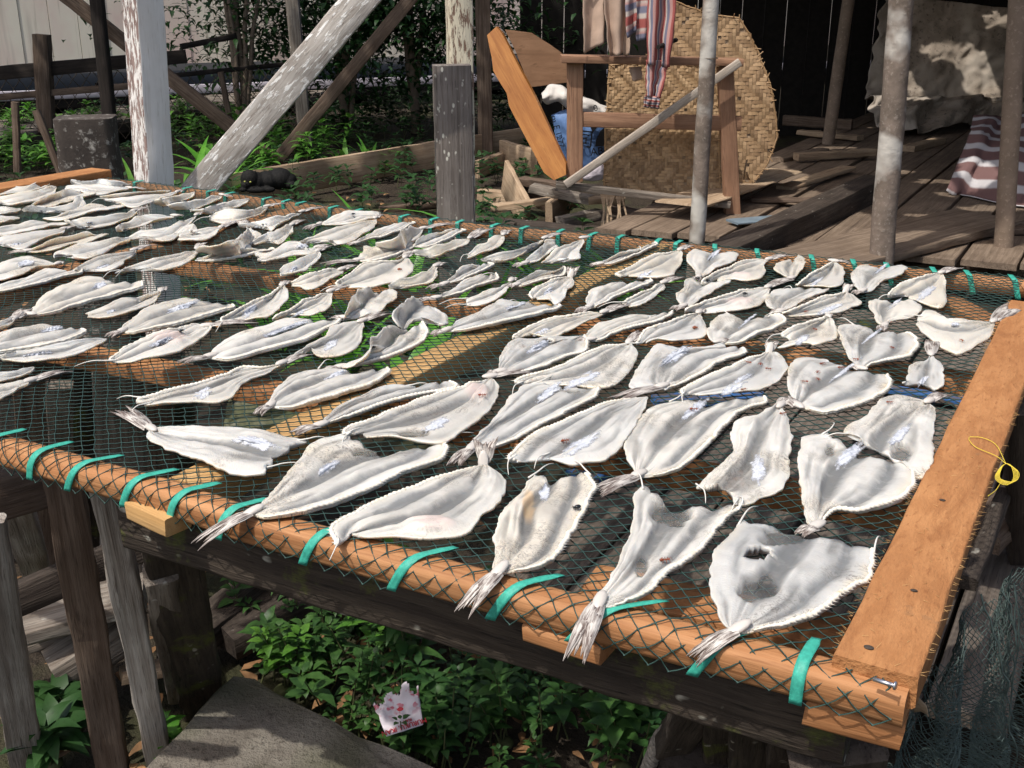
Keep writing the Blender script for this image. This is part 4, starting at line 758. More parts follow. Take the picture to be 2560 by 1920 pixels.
        for i in range(3, k - 2, 3):                         # little spines along the outer edge
            q = Q[i] + od * rr[i] * .6; hgt = rr[i] * (1.2 + 1.4 * rnd.random()); tv = nrm(Q[i + 1] - Q[i - 1]); o0 = len(vs)
            vs += [tuple(q - tv * .0012), tuple(q + tv * .0012), tuple(q + UP * .0012), tuple(q + od * hgt + UP * .0004)]
            fs += [(o0, o0 + 1, o0 + 3), (o0 + 1, o0 + 2, o0 + 3), (o0 + 2, o0, o0 + 3)]
        obj('backbone', vs, fs, M['bone'], th_, True)
    # silver lining patches
    for e in ex[1:]:
        if e[0] == 's' and len(e) > 4:
            c = [float(q) for q in e[1:].split(',')]; sc = TILES[t][2]; vs, fs = [], []; flat = G.reshape(-1, 3)
            cx, cy = tpx(t, c[0], c[1]); rx, ry = c[2] / sc, c[3] / sc
            angp = proj(B + ax * .1) - proj(B); sl = angp[1] / (angp[0] + 1e-6); sl = max(-.75, min(.75, sl)) if rx > ry else 0
            K, J = 10, 54
            rimn = [max(.25, 1 + .38 * nz((math.cos(2 * math.pi * j / J), math.sin(2 * math.pi * j / J), 0), 1.9, sd) + .20 * nz((math.cos(2 * math.pi * j / J), math.sin(2 * math.pi * j / J), 0), 6, sd) + .10 * nz((math.cos(2 * math.pi * j / J), math.sin(2 * math.pi * j / J), 0), 17, sd)) for j in range(J)]
            FP = np.array([proj(g) for g in flat])
            for k in range(K + 1):
                for j in range(J):
                    a = 2 * math.pi * j / J; rr = (k / K) * rimn[j]; dx = rx * rr * math.cos(a); dy = ry * rr * math.sin(a) + dx * sl
                    u, v = cx + dx, cy + dy
                    d2 = (FP[:, 0] - u) ** 2 + (FP[:, 1] - v) ** 2; ii = np.argsort(d2)[:4]; wts = 1 / (d2[ii] + 1.); zz = (flat[ii, 2] * wts).sum() / wts.sum()
                    P_ = onz(u, v, zz + .0004); P_[2] += .0014 * abs(nz(P_, 130, sd)) * (1 if k < K else .2) + (.0003 if k < K else -.0006); vs.append(tuple(P_))
            suv = [(k / K, j / J) for k in range(K + 1) for j in range(J)]; suv = np.array(suv + suv); nv_ = len(vs); vs += [(x, y, z - .0009) for x, y, z in vs]
            for k in range(K):
                for j in range(J):
                    j2 = (j + 1) % J; f = (k * J + j, (k + 1) * J + j, (k + 1) * J + j2, k * J + j2); fs.append(f[::-1]); fs.append(tuple(nv_ + x for x in f))
            for j in range(J): j2 = (j + 1) % J; fs.append((K * J + j, K * J + j2, nv_ + K * J + j2, nv_ + K * J + j))
            obj('silver_skin', vs, fs, M['silver'], th_, True, uv=suv)
    # tail fin: split rays
    if tip:
        tpp = pts_of(t, tip)[0]; up_tail = 'u' in ex; bz = B * 1.; bz[2] = TZ + .006 + zoff
        T = aty(tpp[0], tpp[1], B[1] + .012) if up_tail else onz(*tpp, TZ + .006)
        if not up_tail and AB(T)[1] < near_b(AB(T)[0]) - RW - .005: T = onz(*tpp, TZ - .012)
        ln = np.linalg.norm(T - bz); d = nrm(T - bz); s_ = nrm(np.cross(d, UP)) if not up_tail else V3(1, 0, 0); vs, fs, uv = [], [], []
        nr = 11 if dist < 2.2 else 5; sp_ = .055 if not up_tail else .24
        for r in range(nr):
            g = (r / (nr - 1) - .5) * 2; ll = ln * (1.0 - .20 * (1 - abs(g)) - .12 * rnd.random()); o0 = len(vs); nn = 7; bend = rnd.uniform(-.025, .025)
            for i in range(nn):
                f = i / (nn - 1); w = (.0030 + .15 * ln / nr) * (1 - f ** 3.4) * (.75 + .6 * math.sin(math.pi * f ** .8)) + .0003
                c = bz + d * ll * f + s_ * (g * (.0045 + ln * sp_ * f * (1 + .5 * f)) + bend * ln * f * f)
                c = c + UP * (.0035 * math.sin(math.pi * f) + .0016 * nz((g, f, sd), 3) + .0007 * (r % 3)) - UP * (.006 * f * f if AB(T)[1] < near_b(AB(T)[0]) else 0)
                for k in (-1, 0, 1): vs.append(tuple(c + s_ * w * k + UP * (.0012 * (1 - abs(k)) * (1 - f)))); uv.append((f, r * .13 + k * .03))
                for k in (-1, 0, 1): vs.append(tuple(c + s_ * w * k - UP * .0009)); uv.append((f, r * .13 + k * .03))
            for i in range(nn - 1):
                a = o0 + i * 6; b_ = a + 6
                fs += [(a, a + 1, b_ + 1, b_), (a + 1, a + 2, b_ + 2, b_ + 1), (a + 4, a + 3, b_ + 3, b_ + 4), (a + 5, a + 4, b_ + 4, b_ + 5), (a + 3, a, b_, b_ + 3), (a + 2, a + 5, b_ + 5, b_ + 2)]
        ellipsoid(vs, fs, bz + ax * .004 + UP * .002, (d * .016, s_ * .0075, UP * .0045), 10, 6); uv += [(.1, .5)] * (len(vs) - len(uv))
        obj('tail_fin', vs, fs, M['tail'], th_, True, uv=np.array(uv))
    # loose fin rays
    nw = next((int(e[1:]) for e in ex[1:] if e[0] == 'w' and e[1:].isdigit()), 0)
    for k in range(nw):
        E = L[-1] if k == 0 else R[-1]; E = E * 1.; d = nrm(ax + lat * rnd.uniform(-.9, .9)); s_ = nrm(np.cross(d, UP)); ln = rnd.uniform(.03, .06); cv = rnd.uniform(-.5, .5)
        P = [E - d * .012 + UP * 0] + [E + d * ln * f + s_ * cv * ln * f * f + UP * (.006 * math.sin(math.pi * f) - (E[2] - TZ - .004) * f) for f in (.15, .4, .65, .85, 1)]
        Q = resample(P, 12); vs, fs = [], []; tube(vs, fs, Q, [.0013 * (1 - .8 * i / 11) + .0002 for i in range(12)], 5); obj('fin_ray', vs, fs, M['ray'], th_, True)
    FISH_TOPS.append(G.reshape(-1, 3))
for _i, _l in enumerate(FISH.strip().split('\n')): make_fish(_l, _i)
FT = np.concatenate(FISH_TOPS); FTP = np.stack([1280 + FPX * FT[:, 0] / (FT[:, 1] * cp - (FT[:, 2] - CAMZ) * sp), 960 - FPX * (FT[:, 1] * sp + (FT[:, 2] - CAMZ) * cp) / (FT[:, 1] * cp - (FT[:, 2] - CAMZ) * sp)], 1)
def fish_top(u, v):
    d2 = ((FTP - (u, v)) ** 2).sum(1); i = np.argsort(d2)[:3]; return onz(u, v, FT[i, 2].max() + .0005)
# ------------------------------------------------------------------ insects
def ant_mesh():
    vs, fs = [], []
    ellipsoid(vs, fs, (-.0035, 0, .0022), ((.0021, 0, 0), (0, .0014, 0), (0, 0, .0014)), 8, 6)
    ellipsoid(vs, fs, (.0002, 0, .002), ((.0017, 0, 0), (0, .0007, 0), (0, 0, .0008)), 8, 6)
    ellipsoid(vs, fs, (.0031, 0, .0022), ((.0013, 0, 0), (0, .0012, 0), (0, 0, .001)), 8, 6)
    for sx in (-1, 1):
        for k, (x, dx) in enumerate(((.0012, .003), (.0002, 0.), (-.0008, -.003))):
            tube(vs, fs, [(x, 0, .002), (x + dx * .5, sx * .0022, .0034), (x + dx, sx * .0045, 0)], .00022, 4)
        tube(vs, fs, [(.004, sx * .0005, .0024), (.0052, sx * .0018, .0034), (.0068, sx * .0022, .002)], .00017, 4)
    return vs, fs
def fly_mesh():
    vs, fs = [], []
    ellipsoid(vs, fs, (-.0018, 0, .0034), ((.0046, 0, 0), (0, .0034, 0), (0, 0, .0028)), 10, 8)
    ellipsoid(vs, fs, (.0036, 0, .003), ((.0018, 0, 0), (0, .0022, 0), (0, 0, .0018)), 8, 6)
    for sx in (-1, 1):
        for x, dx in ((.0022, .002), (0., 0.), (-.0022, -.002)):
            tube(vs, fs, [(x, sx * .002, .0026), (x + dx * .6, sx * .0046, .0034), (x + dx, sx * .0058, 0)], .0003, 4)
    return vs, fs
def insect(name, meshfn, u, v, ang, mats, label, cat, group, scale=1.):
    vs, fs = meshfn(); p = fish_top(u, v); R = Matrix.Rotation(math.radians(ang), 3, 'Z')
    o = obj(name, np.array(vs) * scale, fs, mats, None, True, label, cat, group, loc=p, rot=R); return o
for u, v, a, lab in ((1663, 1404, 10, 'large red ant on the fork-shaped fish above the near rail'), (1413, 1105, 20, 'red ant beside a blue-white silver sheet on a saw-toothed fish'),
        (1206, 991, 0, 'red ant on the blunt upper end of a pink-stained fish'), (1871, 908, 150, 'red ant on the spiky fish, leftmost of its three'), (1901, 912, 80, 'red ant on the spiky fish, topmost of its three'),
        (1921, 924, -20, 'red ant on the spiky fish, rightmost of its three'), (2044, 932, 60, 'red ant near the top middle of the fat triangular fish'), (2045, 950, 90, 'red ant in the centre of the fat triangular fish'),
        (2012, 956, 170, 'lowest left ant on the fat triangular fish'), (2102, 921, 0, 'red ant on the silver strip of the fat triangular fish'), (2056, 911, 30, 'red ant by a dark spot at the top of the fat triangular fish'), (1735, 1026, -10, 'red ant on the silver top of the large rounded fish'),
        (1957, 1036, 20, 'red ant below the crumpled tail of the glossy folded fish'), (2224, 1008, 0, 'red ant at the top of the grey-white fish by the end board'), (1859, 976, 30, 'red ant at the silver lower rim of the spiky fish'),
        (2037, 825, 120, 'red ant on the tan shoulder of a fish left of the heart-shaped one'), (2230, 871, 100, 'red ant in the hollow of the curled heart-shaped fish'), (2139, 900, 160, 'red ant near the pinched base of the curled heart-shaped fish'),
        (2404, 853, 90, 'red ant between the two lobes of the back corner fish'), (2015, 781, 40, 'red ant at the left end of the fish with a standing dark tail')):
    insect('ant', ant_mesh, u, v, a, M['ant'], lab, 'ant', 'ants on the fish', 1.25 if u < 1800 else 1.)
for u, v, a, lab, mt in ((1441, 1273, 200, 'black fly on the right edge of the plump oval fish', 'fly'), (1000, 676, 15, 'black fly with red legs on the thick arched fish', 'fly_amber'), (933, 872, 40, 'shiny fly at the rim of the horned fish', 'fly'),
        (1607, 725, 190, 'black fly with a pale glint on a narrow fish right of the crossbar', 'fly'), (1863, 737, 0, 'black fly on top of the pinkish white roll', 'fly'), (1738, 822, 20, 'brown-black fly at the blunt end of the drooping tan fish', 'fly_amber'),
        (1743, 698, 160, 'black fly at the tip of the short double-lobed fish, left of two', 'fly'), (1769, 704, 20, 'black fly at the tip of the short double-lobed fish, right of two', 'fly'), (454, 830, 60, 'dark green fly on the pink-tinged fish at left', 'fly'),
        (884, 537, 30, 'tiny fly beside the green strap end on a far rail fish', 'fly')):
    insect('fly', fly_mesh, u, v, a, M[mt], lab, 'fly', 'flies on the fish', .95)
# yellow string on the end board
vs, fs = [], []
cx, cy = 2500, 1180
P = [onz(2424, 1092, TZ + .014), onz(2455, 1094, TZ + .014), onz(2490, 1112, TZ + .014), onz(2515, 1160, TZ + .016)]
P2 = [onz(2515, 1160, TZ + .016), onz(2490, 1140, TZ + .015), onz(2440, 1118, TZ + .014), onz(2423, 1100, TZ + .014), onz(2424, 1092, TZ + .014)]
tube(vs, fs, resample(P, 20), .0005, 5); tube(vs, fs, resample(P2, 20), .0005, 5)
for k in range(5):
    a = [(2515, 1158), (2528 + 4 * k, 1165 + 3 * k), (2534 + 3 * k, 1195), (2515 + 4 * k, 1213 - 2 * k), (2488 - 2 * k + 5 * k, 1196), (2500 + k, 1170), (2515, 1158)]
    tube(vs, fs, resample([onz(u, v, TZ + .013) for u, v in a], 30), .0005, 5)
tube(vs, fs, resample([onz(2505, 1200, TZ + .01), onz(2490, 1225, TZ + .006), onz(2470, 1240, TZ + .012)], 12), .0005, 5)
obj('yellow_string', vs, fs, M['yellow'], None, True, 'thin yellow string in loose loops on the right end board', 'string')
# ------------------------------------------------------------------ ground and setting
def T4(x, y): return x / 1.8035, 1000 + y / 1.8035
def T1(x, y): return x / 2.572, y / 2.572
def T2(x, y): return 850 + x / 2.572, y / 2.572
def T3(x, y): return 1700 + x / 2.572, y / 2.572
def T6(x, y): return 1300 + x / 1.7556, 1100 + y / 1.7556
FZ = .20
g = np.zeros((90, 90, 3))
xs = np.concatenate([np.linspace(-60, -6, 12), np.linspace(-5.5, 6.5, 66), np.linspace(7, 60, 12)]); ys = np.concatenate([np.linspace(-15, -.5, 8), np.linspace(0, 12, 66), np.linspace(12.6, 90, 16)])
for i, x in enumerate(xs):
    for j, y in enumerate(ys): g[i, j] = (x, y, -.02 + .035 * nz((x, y, 0), 1.3) + .012 * nz((x, y, 3), 6))
obj('ground', g.reshape(-1, 3), [(i * 90 + j, (i + 1) * 90 + j, (i + 1) * 90 + j + 1, i * 90 + j + 1) for i in range(89) for j in range(89)], M['soil'], None, True, kind='structure')
# boardwalk under the rack: planks parallel to the crossbars
def plank_field(name, mat, a_list, b0, b1, z, th=.03, gap=.012, kind='structure'):
    vs, fs = [], []; rnd = random.Random(len(a_list))
    A0 = a_list[0]
    for k in range(len(a_list) - 1):
        a, a2 = a_list[k] + gap / 2, a_list[k + 1] - gap / 2; dz = rnd.uniform(-.009, .009); n = 14; sd = rnd.uniform(0, 50); o0 = len(vs); bb0, bb1 = b0 + rnd.uniform(-.12, .12), b1 + rnd.uniform(-.2, .2)
        for i in range(n + 1):
            b = bb0 + (bb1 - bb0) * i / n; w = .004 * nz((a * 3, b * 3, 0), 1., sd)
            for (aa, zz) in ((a, -th), (a, -.003), (a + .003, 0), ((a + a2) / 2, .002 * nz((b * 4, a, 0), 1.)), (a2 - .003, 0), (a2, -.003), (a2, -th)):
                p = W(aa + w, b); vs.append((p[0], p[1], z + zz + dz + .003 * nz((a * 2, b * 2, 4), 1., sd)))
        for i in range(n):
            for j in range(6): fs.append((o0 + i * 7 + j, o0 + (i + 1) * 7 + j, o0 + (i + 1) * 7 + j + 1, o0 + i * 7 + j + 1))
        fs.append([o0 + j for j in range(7)]); fs.append([o0 + n * 7 + j for j in range(7)][::-1])
    ang = math.atan2(E2[1], E2[0]); R = Matrix.Rotation(ang, 3, 'Z'); Ri = np.array(R.transposed()); c = np.mean(vs, 0)
    return obj(name, [(Ri @ (np.array(v) - c)) for v in vs], fs, mat, None, False, kind=kind, loc=c, rot=R)
al = [-1.75]
_r = random.Random(3)
while al[-1] < .92: al.append(al[-1] + _r.choice((.17, .20, .205, .22, .15)))
plank_field('boardwalk', M['plank'], al, AB(onz(1300, 1500, FZ - .02))[1] + .10, 3.6, FZ - .02)
def blue(u0, v0, u1, v1, w):
    A, B = onz(u0, v0, FZ + .008), onz(u1, v1, FZ + .008); 
    beam('blue_plank', A, B, w, .02, M['blue_paint'], bev=.002, label=BL.pop(0), cat='plank', group='blue painted planks on the boardwalk', seg=5, chip=.01)
BL = ['short blue painted plank under the net below the wide notched fish', 'long blue painted plank under the net behind the spiky and fat triangular fish', 'blue painted plank under the net beside the right end board']
blue(1455, 1195, 1560, 1120, .10); blue(1640, 1005, 1905, 985, .09); blue(2190, 958, 2420, 1000, .11)
# hut floor: wider pale planks
al = [-5.4]
while al[-1] < AB(onz(1590, 540, FZ))[0]: al.append(al[-1] + _r.choice((.22, .26, .19, .24)))
plank_field('floor', M['floor_plank'], al, AB(onz(1750, 590, FZ))[1], 13.5, FZ, gap=.016)
# ------------------------------------------------------------------ left fence under the rack
fence = empty('picket_fence', onz(260, 1920, 0), 'broken weathered picket fence below the left end of the near rail', 'fence')
def picket(top, bot, zt_, w, th, mat, par=fence, name='picket', lab=None, zb=0., **k):
    if name == 'picket' and mat == 'grey_wood': mat = 'picket_wood'
    if name == 'paling': mat = {'dark_wood': 'brown_wood', 'brown_wood': 'grey_wood', 'grey_wood': 'picket_wood'}.get(mat, mat)  # palings step to lighter woods, light on them put into colour
    A = onz(*top, zt_); B = onz(*bot, zb)
    return beam(name, A, B, w, th, M[mat], hint=V3(1, .25, 0), parent=par, seg=16, rough=.0045, bev=.003, chip=.008, label=lab, **k)
picket((-42, 1300), (72, 1920), .70, .058, .022, 'grey_wood'); picket((150, 1170), (284, 1925), .715, .056, .024, 'brown_wood'); picket((262, 1205), (404, 1925), .72, .043, .03, 'pale_picket', lab='pale grey picket with old nail holes')
beam('fence_rail', onz(-30, 1530, .42), onz(420, 1335, .47), .03, .055, M['dark_wood'], parent=fence, hint=V3(.3, 1, 0), rough=.004)
beam('fence_rail', onz(-60, 1262, .66), onz(128, 1205, .66), .03, .075, M['brown_wood'], parent=fence, hint=V3(.3, 1, 0), rough=.004)
picket((40, 1262), (95, 1440), .60, .05, .025, 'grey_wood', zb=.32)
# inner palings seen through the net
pal = empty('paling_fence', onz(230, 1200, 0), 'row of dark greenish palings seen through the net on the left', 'fence')
for (u0, v0, u1, v1, w, mt) in ((90, 900, 118, 1250, .10, 'dark_wood'), (205, 905, 225, 1250, .085, 'mossy_wood'), (148, 960, 165, 1250, .05, 'brown_wood'), (335, 915, 362, 1290, .12, 'brown_wood'), (25, 890, 42, 1230, .07, 'brown_wood'), (-60, 890, -40, 1220, .1, 'dark_wood'), (250, 915, 270, 1250, .035, 'grey_wood'), (395, 930, 425, 1330, .055, 'dark_wood')):
    picket((u0, v0), (u1, v1 + 160), .66, w, .022, mt, par=pal, name='paling')
beam('fence_rail', onz(-80, 1000, .5), onz(420, 1055, .5), .03, .05, M['dark_wood'], parent=pal, hint=V3(.3, 1, 0))
cpo = beam('concrete_post', onz(432, 905, .66), onz(452, 1260, 0), .085, .085, M['concrete'], hint=V3(1, .2, 0), bev=.01, seg=12, rough=.006, label='short grey concrete post seen through the net left of centre', cat='post')
# ---- trestle under the near rail
trestle = empty('rack_trestle', onz(450, 1700, 0), 'dark mossy timber trestle carrying the near side of the drying rack', 'trestle')
def under(a, dz, db): return W(a, near_b(a) + db, TZ - RH - dz)
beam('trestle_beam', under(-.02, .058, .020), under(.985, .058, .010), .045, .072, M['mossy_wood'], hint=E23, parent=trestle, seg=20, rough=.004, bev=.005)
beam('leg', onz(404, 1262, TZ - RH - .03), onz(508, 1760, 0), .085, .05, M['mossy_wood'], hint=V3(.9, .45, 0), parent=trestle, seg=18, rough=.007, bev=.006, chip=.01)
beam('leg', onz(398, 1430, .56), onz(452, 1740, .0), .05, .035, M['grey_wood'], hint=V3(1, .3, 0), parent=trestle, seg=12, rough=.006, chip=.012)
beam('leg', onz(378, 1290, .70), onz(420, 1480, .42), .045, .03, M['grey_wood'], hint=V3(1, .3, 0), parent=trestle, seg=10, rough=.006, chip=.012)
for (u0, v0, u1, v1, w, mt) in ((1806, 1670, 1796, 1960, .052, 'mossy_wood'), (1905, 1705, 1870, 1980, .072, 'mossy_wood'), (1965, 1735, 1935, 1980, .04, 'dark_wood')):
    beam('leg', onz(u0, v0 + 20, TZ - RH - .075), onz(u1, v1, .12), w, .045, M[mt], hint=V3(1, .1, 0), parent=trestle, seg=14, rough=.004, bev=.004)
beam('brace', onz(1775, 1700, .68), onz(1640, 1935, .15), .05, .03, M['dark_wood'], hint=V3(1, .1, 0), parent=trestle, seg=10, rough=.004)
beam('leg', onz(2085, 1830, .66), onz(2095, 2050, .1), .10, .07, M['dark_wood'], hint=V3(1, .1, 0), parent=trestle, seg=10, rough=.005)
# sack and rope at the bottom
vs, fs = [], []; c = onz(1775, 1905, .30)
for i in range(15):
    for j in range(22):
        th = math.pi * i / 14; ph = 2 * math.pi * j / 22; p = V3(.085 * math.sin(th) * math.cos(ph), .07 * math.sin(th) * math.sin(ph), .10 * math.cos(th)); p *= 1 + .35 * nz(p, 16) + .15 * nz(p, 50); vs.append(tuple(c + p))
for i in range(14):
    for j in range(22): k = (j + 1) % 22; fs.append((i * 22 + j, (i + 1) * 22 + j, (i + 1) * 22 + k, i * 22 + k))
obj('cloth_bundle', vs, fs, mottled('dark matted cloth', [(.03, .024, .021), (.05, .04, .035), (.015, .012, .01)], 12, .95, .9, 90), None, True, 'dark matted cloth bundle tied at the post below the near rail', 'bundle')
Q = resample([onz(*T6(560, 1450), .30), onz(*T6(590, 1370), .34), onz(*T6(630, 1290), .38), onz(*T6(720, 1240), .40), onz(*T6(830, 1225), .41)], 60); vs, fs = [], []
for s in range(3):
    P = []
    for i, q in enumerate(Q):
        t = nrm(Q[min(i + 1, 59)] - Q[max(i - 1, 0)]); u = nrm(np.cross(t, UP)); w = np.cross(u, t); a = i * .55 + s * 2.094; P.append(q + .006 * (math.cos(a) * u + math.sin(a) * w))
    tube(vs, fs, P, .0062, 6)
obj('rope', vs, fs, M['rope'], None, True, 'thick grey twisted rope hanging by the leaning strut', 'rope')
# concrete slab at the bottom
zs = .14
slab('concrete_slab', [onz(583, 1690, zs), onz(640, 1700, zs), onz(840, 1812, zs), onz(1090, 1925, zs), onz(1180, 2100, zs), onz(320, 2100, zs), onz(330, 1960, zs), onz(405, 1880, zs)], UP * -.12, M['concrete'], jag=.010, label='worn grey concrete slab on the ground below the rack', cat='slab')
slab('mossy_slab', [onz(570, 965, .36), onz(760, 955, .36), onz(800, 1050, .36), onz(560, 1075, .36)], UP * -.08, mottled('mossy concrete', [(.10, .11, .05), (.16, .16, .10), (.30, .29, .25), (.06, .08, .03)], 8, .95, .6, 30), jag=.01, label='low mossy concrete block seen through the net left of the light crossbar', cat='block')
vs, fs = [], []
beam('mossy_block', onz(2178, 800, .42), onz(2170, 900, .30), .075, .06, M['mossy_wood'], label='short mossy post stub seen through the net near the far right corner', cat='post')
# boards lying about under the left side
BD = [((60, 1560, .2), (365, 1480, .24), .13, .03, 'grey_wood', 'wide weathered board lying behind the pickets on the left'), ((-20, 1620, .13), (240, 1530, .16), .10, .03, 'grey_wood', 'grey board lying under another behind the dark picket'),
      ((135, 1680, .10), (330, 1560, .16), .085, .07, 'grey_wood', 'squared grey timber with its sawn end towards the pickets'), ((430, 1640, .05), (700, 1420, .1), .09, .05, 'dark_wood', 'dark beam lying beneath the rack beside the mossy leg'),
      ((520, 1560, .05), (780, 1400, .06), .06, .04, 'brown_wood', 'thin brown beam lying beneath the rack'), ((560, 1600, .05), (860, 1440, .1), .11, .06, 'dark_wood', 'broad dark beam lying beneath the rack above the herbs'),
      ((300, 1690, .06), (450, 1660, .05), .05, .02, 'tan_wood', 'short split board piece between picket and mossy leg')]
for A, B, w, h, mt, lb in BD: beam('board', onz(*A), onz(*B), w, h, M[mt], label=lb, cat='board', rough=.005, chip=.012, seg=12)
# ------------------------------------------------------------------ posts behind the rack
wp = beam('white_post', aty(346, -160, 4.1), aty(*(415, 900), 4.1) * V3(1, 1, 0), .105, .105, [M['flake_paint'], M['white_paint']], hint=V3(.70, .72, 0), seg=24, rough=.003, bev=.005, label='square white post, left face flaking to brown, right face clean white', cat='post')
Rm = np.array(wp.rotation_euler.to_matrix())
for p in wp.data.polygons:
    n = Rm @ np.array(p.normal)
    if n[0] > .3: p.material_index = 1
beam('whitewashed_brace', aty(470, 505, 4.16), aty(905, -5, 4.16) + nrm(aty(905, -5, 4.16) - aty(470, 505, 4.16)) * .5, .03, .112, M['brace_paint'], hint=V3(0, 1, 0), seg=22, rough=.004, bev=.004, label='diagonal whitewashed brace rising from the white post', cat='brace')
st = aty(238, 500, 4.6); A, B = V3(st[0], 4.6, .905), V3(st[0], 4.6, -.05)
beam('stump', A, B, .225, .20, M['stump'], hint=V3(.98, .2, 0), bev=.035, seg=16, rough=.008, label='dark square stump with pale lichen and rounded top, left of the white post', cat='stump', taper=1.04)
mp = aty(1133, 400, 4.4); A = V3(mp[0], 4.4, aty(1130, 162, 4.4)[2])
beam('grey_post', A, V3(mp[0] + .01, 4.4, -.03), .143, .12, M['spotted_post'], hint=V3(.99, .12, 0), bev=.006, seg=24, rough=.004, label='squat grey square post with lichen spots behind the far rail', cat='post')
cpp = aty(1147, 60, 4.52); beam('cream_post', V3(cpp[0], 4.52, 2.3), V3(cpp[0] + .005, 4.52, -.02), .092, .10, M['cream_paint'], hint=V3(.97, .2, 0), bev=.005, seg=24, rough=.004, label='post with peeling cream paint rising behind the squat grey post', cat='post')
def yb(name, a, b, w, h, mt, lb, cat, hint=V3(0, 1, 0), ext=(0, 0), **k):
    A, B = aty(*a), aty(*b); d = nrm(B - A); beam(name, A - d * ext[0], B + d * ext[1], w, h, M[mt], hint=hint, seg=16, rough=.004, label=lb, cat=cat, **k)
yb('thin_brace', (1040, -20, 9.0), (700, 392, 9.0), .05, .10, 'brown_wood', 'thin dark brace slanting down left towards the black cat', 'brace')
yb('grey_thin_post', (725, -60, 9.3), (772, 428, 9.3), .10, .08, 'grey_wood', 'thin grey post standing in the weeds behind the brace', 'post', hint=V3(1, 0, 0), ext=(1, .3))
yb('long_brace', (150, -22, 9.2), (722, 432, 9.2), .05, .11, 'brown_wood', 'long brown brace slanting down right behind the white post', 'brace')
yb('black_post', (236, -60, 9.0), (280, 350, 9.0), .10, .09, 'black_wood', 'blackened round-edged post left of the white post', 'post', hint=V3(1, 0, 0), ext=(1, .4), bev=.02)
yb('dark_post', (1205, -60, 9.5), (1214, 345, 9.5), .12, .10, 'brown_wood', 'dark square post between the grey post and the orange board', 'post', hint=V3(1, 0, 0), ext=(1, .2))
# ------------------------------------------------------------------ wire fence with rails
wf = empty('wire_fence', aty(300, 330, 10.0) * V3(1, 1, 0), 'rusty wire mesh fence with dark rails in front of the pale house', 'fence')
def fy(name, a, b, w, h, mt, hint=V3(0, 1, 0), **k): beam(name, aty(*a), aty(*b), w, h, M[mt], hint=hint, parent=wf, seg=14, rough=.004, **k)
fy('rail', (-40, 186, 10), (465, 141, 10.2), .07, .115, 'black_wood'); fy('rail', (-40, 246, 10), (340, 214, 10.05), .05, .055, 'brown_wood'); fy('rail', (452, 117, 10.3), (590, 90, 10.6), .04, .05, 'black_wood')
fy('rail', (440, 188, 10.2), (720, 160, 10.8), .04, .04, 'black_wood')
fy('post', (104, 86, 10.03), (118, 330, 10.03), .13, .10, 'brown_wood', hint=V3(1, 0, 0)); fy('stake', (552, 180, 9.9), (575, 300, 9.9), .045, .04, 'brown_wood', hint=V3(1, 0, 0))
fy('stake', (38, 255, 7.4), (44, 430, 7.4), .042, .035, 'brown_wood', hint=V3(1, 0, 0)); fy('stake', (90, 275, 7.2), (155, 440, 7.2), .045, .035, 'brown_wood', hint=V3(1, 0, 0))
vs, fs = [], []
wx0, wx1 = aty(-60, 250, 10.1)[0], aty(735, 200, 10.4)[0]; wz0, wz1 = .10, .70; st_ = .11; nw_ = int((wx1 - wx0 + 1.) / st_)
for fam in (1, -1):
    for k in range(-8, nw_ + 8):
        P = []
        for i in range(0, 17):
            f = i / 16; x = wx0 + k * st_ + fam * (f - (0 if fam == 1 else 1)) * .44 * fam; z = wz0 + (wz1 - wz0) * f
            if fam == -1: x = wx0 + k * st_ - f * .44
            else: x = wx0 + k * st_ + f * .44
            if wx0 <= x <= wx1: P.append((x + .004 * (i % 2), 10.08 + .5 * (x - wx0) / (wx1 - wx0) + .01 * nz((x, z, 0), 5), z))
        if len(P) > 1: tube(vs, fs, P, .0034, 3, False)
obj('wire_mesh', vs, fs, M['wire'], wf, True)
# ------------------------------------------------------------------ pale house on the left, raised boardwalk
hd = nrm(V3(8, 4, 0)); hn = np.cross(hd, UP); h0 = aty(0, 226, 12.6); HZ = .56
house = empty('pale_house', h0 * V3(1, 1, 0), 'pale plank house on low stilts behind the wire fence', 'house')
mt, nt, b_ = newmat('streaked pale wall boards'); co = coords(nt, (1, 1, 1), rand=False); st1 = tnoise(nt, coords(nt, (14, 14, .5)), 1., 5, .6); st2 = tnoise(nt, coords(nt, (1, 1, .6)), 1.2, 4); big = tnoise(nt, coords(nt, (3, 3, .25)), 1.1, 4, .6)
col = mixc(nt, ramp(nt, st2, .40, .62), (.88, .82, .70), (.80, .62, .56)); col = mixc(nt, ramp(nt, st1, .60, .75), col, (.36, .31, .23)); col = mixc(nt, math_(nt, 'MULTIPLY', ramp(nt, big, .52, .68), .6), col, (.30, .25, .21))
nt.links.new(col, b_.inputs['Base Color']); b_.inputs['Roughness'].default_value = .8; bump(nt, b_, st1, .3, .004); M['house'] = mt
k = 0; L_ = -6.
while L_ < 13:
    w_ = .30; A = h0 + hd * L_ + hn * (.004 * (k % 3)); B = h0 + hd * (L_ + w_ - .008) + hn * (.004 * (k % 3)); k += 1
    if k == 1: vs, fs = [], []
    for o_, q in ((0, A), (1, B)): pass
    o0 = len(vs)
    for q in (A, B):
        for off in (0, -.03):
            for z in (HZ, 3.8): vs.append((q[0] + hn[0] * off, q[1] + hn[1] * off, z))
    fs += [(o0, o0 + 4, o0 + 5, o0 + 1), (o0 + 6, o0 + 2, o0 + 3, o0 + 7), (o0 + 2, o0, o0 + 1, o0 + 3), (o0 + 4, o0 + 6, o0 + 7, o0 + 5), (o0 + 2, o0 + 6, o0 + 4, o0), (o0 + 1, o0 + 5, o0 + 7, o0 + 3)]; L_ += w_
